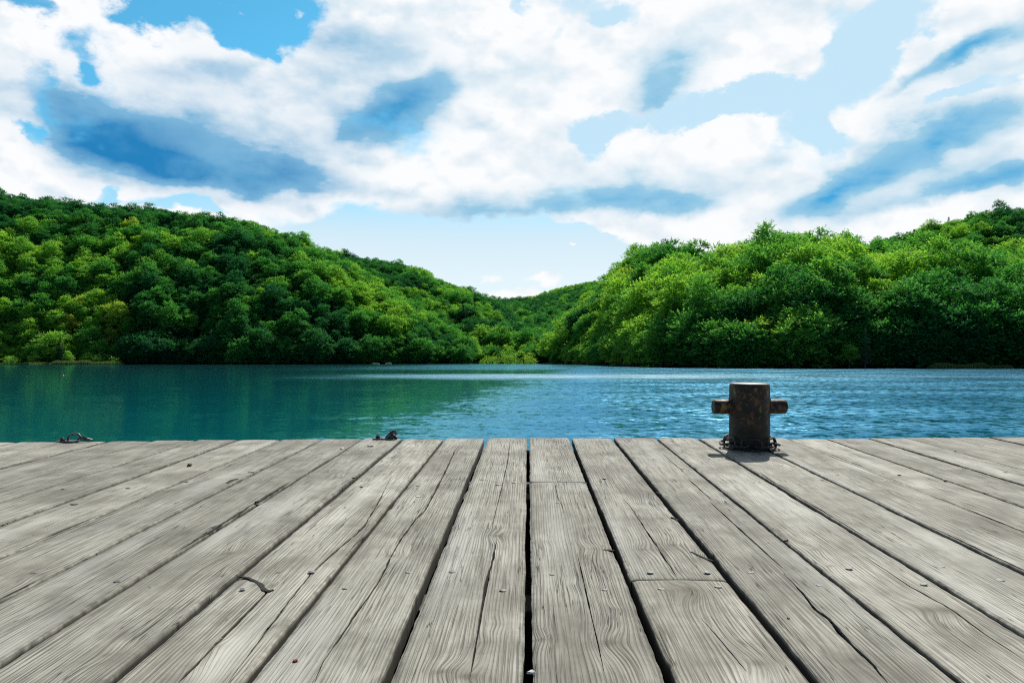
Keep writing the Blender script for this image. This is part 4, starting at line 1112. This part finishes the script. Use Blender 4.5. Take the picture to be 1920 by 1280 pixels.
def mat_reed():
    m, T, b, o = material('reeds')
    tn = T.attr('tone'); T.n.remove(b)
    c = T.mix(tn, (.07, .16, .03), (.26, .31, .13))
    d = T.new('ShaderNodeBsdfDiffuse'); T.set(d.inputs[0], c); t = T.new('ShaderNodeBsdfTranslucent'); T.set(t.inputs[0], c)
    mx = T.new('ShaderNodeMixShader'); mx.inputs[0].default_value = .4
    T.l.new(d.outputs[0], mx.inputs[1]); T.l.new(t.outputs[0], mx.inputs[2]); T.l.new(mx.outputs[0], o.inputs[0]); return m
M_REED = mat_reed()
def reeds(x0, x1, D, depth, hh, nn, label, seed):
    g = np.random.default_rng(seed); a, b_ = (x0 - 960) / F * D, (x1 - 960) / F * D
    X = g.uniform(a, b_, nn); e = np.sin(np.pi * (X - a) / (b_ - a)); e = np.clip(e * 3, 0, 1)
    Y = D + g.uniform(-.5, .5, nn) * depth; H = hh * g.uniform(.6, 1.05, nn) * (.35 + .65 * e) * (.85 + .5 * fbm(X / 6, 0, seed, 2))
    th = g.uniform(0, np.pi, nn); wx, wy = np.cos(th) * .09, np.sin(th) * .09; lx, ly = g.normal(0, .14, nn) * H, g.normal(0, .14, nn) * H
    V = np.stack([np.stack([X - wx, Y - wy, X * 0 - .2], -1), np.stack([X + wx, Y + wy, X * 0 - .2], -1), np.stack([X + lx + wx * .3, Y + ly + wy * .3, H], -1), np.stack([X + lx - wx * .3, Y + ly - wy * .3, H], -1)], 1).reshape(-1, 3)
    o = mesh_obj('reeds', V, np.arange(len(V)).reshape(-1, 4), M_REED, None, {'tone': np.repeat(g.uniform(0, 1, nn), 4)})
    tag(o, label, 'reeds', kind='stuff')
reeds(98, 228, 355, 6, 2.2, 5000, 'pale green reeds along the left shore', 1)
reeds(-40, 110, 357, 4, 1.2, 2500, 'thin dark reeds fringing the far left shore', 2)
reeds(1745, 1850, 200, 4, 1.55, 4000, 'bright green clump of reeds on the right shore', 3)
reeds(1850, 1895, 201, 3, .9, 900, 'low dull reeds trailing off from the green clump', 4)

def extra_tree(k, px_, D, s, hu, label, name):
    P_ = PROTO[k]; root = P_[3].copy(); COL.objects.link(root)
    for ch in (P_[1], P_[2]):
        c = ch.copy(); c.parent = root; COL.objects.link(c)
        if ch is P_[1]: c['hue'] = hu
    x, y = shore(px_, D); root.location = (x, y, .2); root.rotation_euler = (0, 0, px_ * .1); root.scale = (s, s, s); tag(root, label, 'tree', 'trees of the hillside forest')
extra_tree(11, 1622, 205, .62, .80, 'small silvery young fir standing out on the dark right shore', 'conifer_tree')
extra_tree(4, 1592, 205, .42, .70, 'small bright round tree just left of the silvery young fir', 'broadleaf_tree')
extra_tree(12, 112, 361, .85, .15, 'dark layered spruce standing just above the pale reed bank', 'conifer_tree')
extra_tree(1, 128, 359, .42, .78, 'pale yellow green tree beside the dark layered spruce', 'broadleaf_tree')

def rock(px_, D, s, label, seed):
    g = np.random.default_rng(seed); mb = MB(); import bmesh
    bm = bmesh.new(); bmesh.ops.create_icosphere(bm, subdivisions=3, radius=1)
    for v in bm.verts:
        c = v.co; v.co = c * (1 + .35 * float(fbm(c.x * 1.5 + seed, c.y * 1.5 + c.z * 2, seed, 3)))
    me = bpy.data.meshes.new('boulder'); bm.to_mesh(me); bm.free(); o = bpy.data.objects.new('boulder', me); COL.objects.link(o)
    x, y = shore(px_, D); o.location = (x, y, .1); o.scale = s
    m, T, b, oo = material('boulder_stone'); P = T.new('ShaderNodeTexCoord').outputs['Object']
    T.set(b.inputs['Base Color'], T.mix(T.noise(P, 3, 5, .6), (.10, .11, .10), (.32, .33, .31))); b.inputs['Roughness'].default_value = .9
    me.materials.append(m); tag(o, label, 'boulder')
rock(728, 392, (1.9, 1.2, .75), 'pale grey boulder at the waterline below the left hill', 3)
rock(704, 393, (2.4, 1.2, .45), 'low dark flat boulder left of the pale boulder on the shore', 5)

x, y = shore(119, 112)
mb = MB(); mb.lathe([(.02, -.12), (.10, -.09), (.15, 0), (.12, .10), (.05, .16), (.03, .22)], 16)
o = mb.build('buoy', plain('orange_plastic', (.9, .25, .03), .4)); o.location = (x, y, 0); tag(o, 'tiny orange buoy floating on the calm left part of the lake', 'buoy')
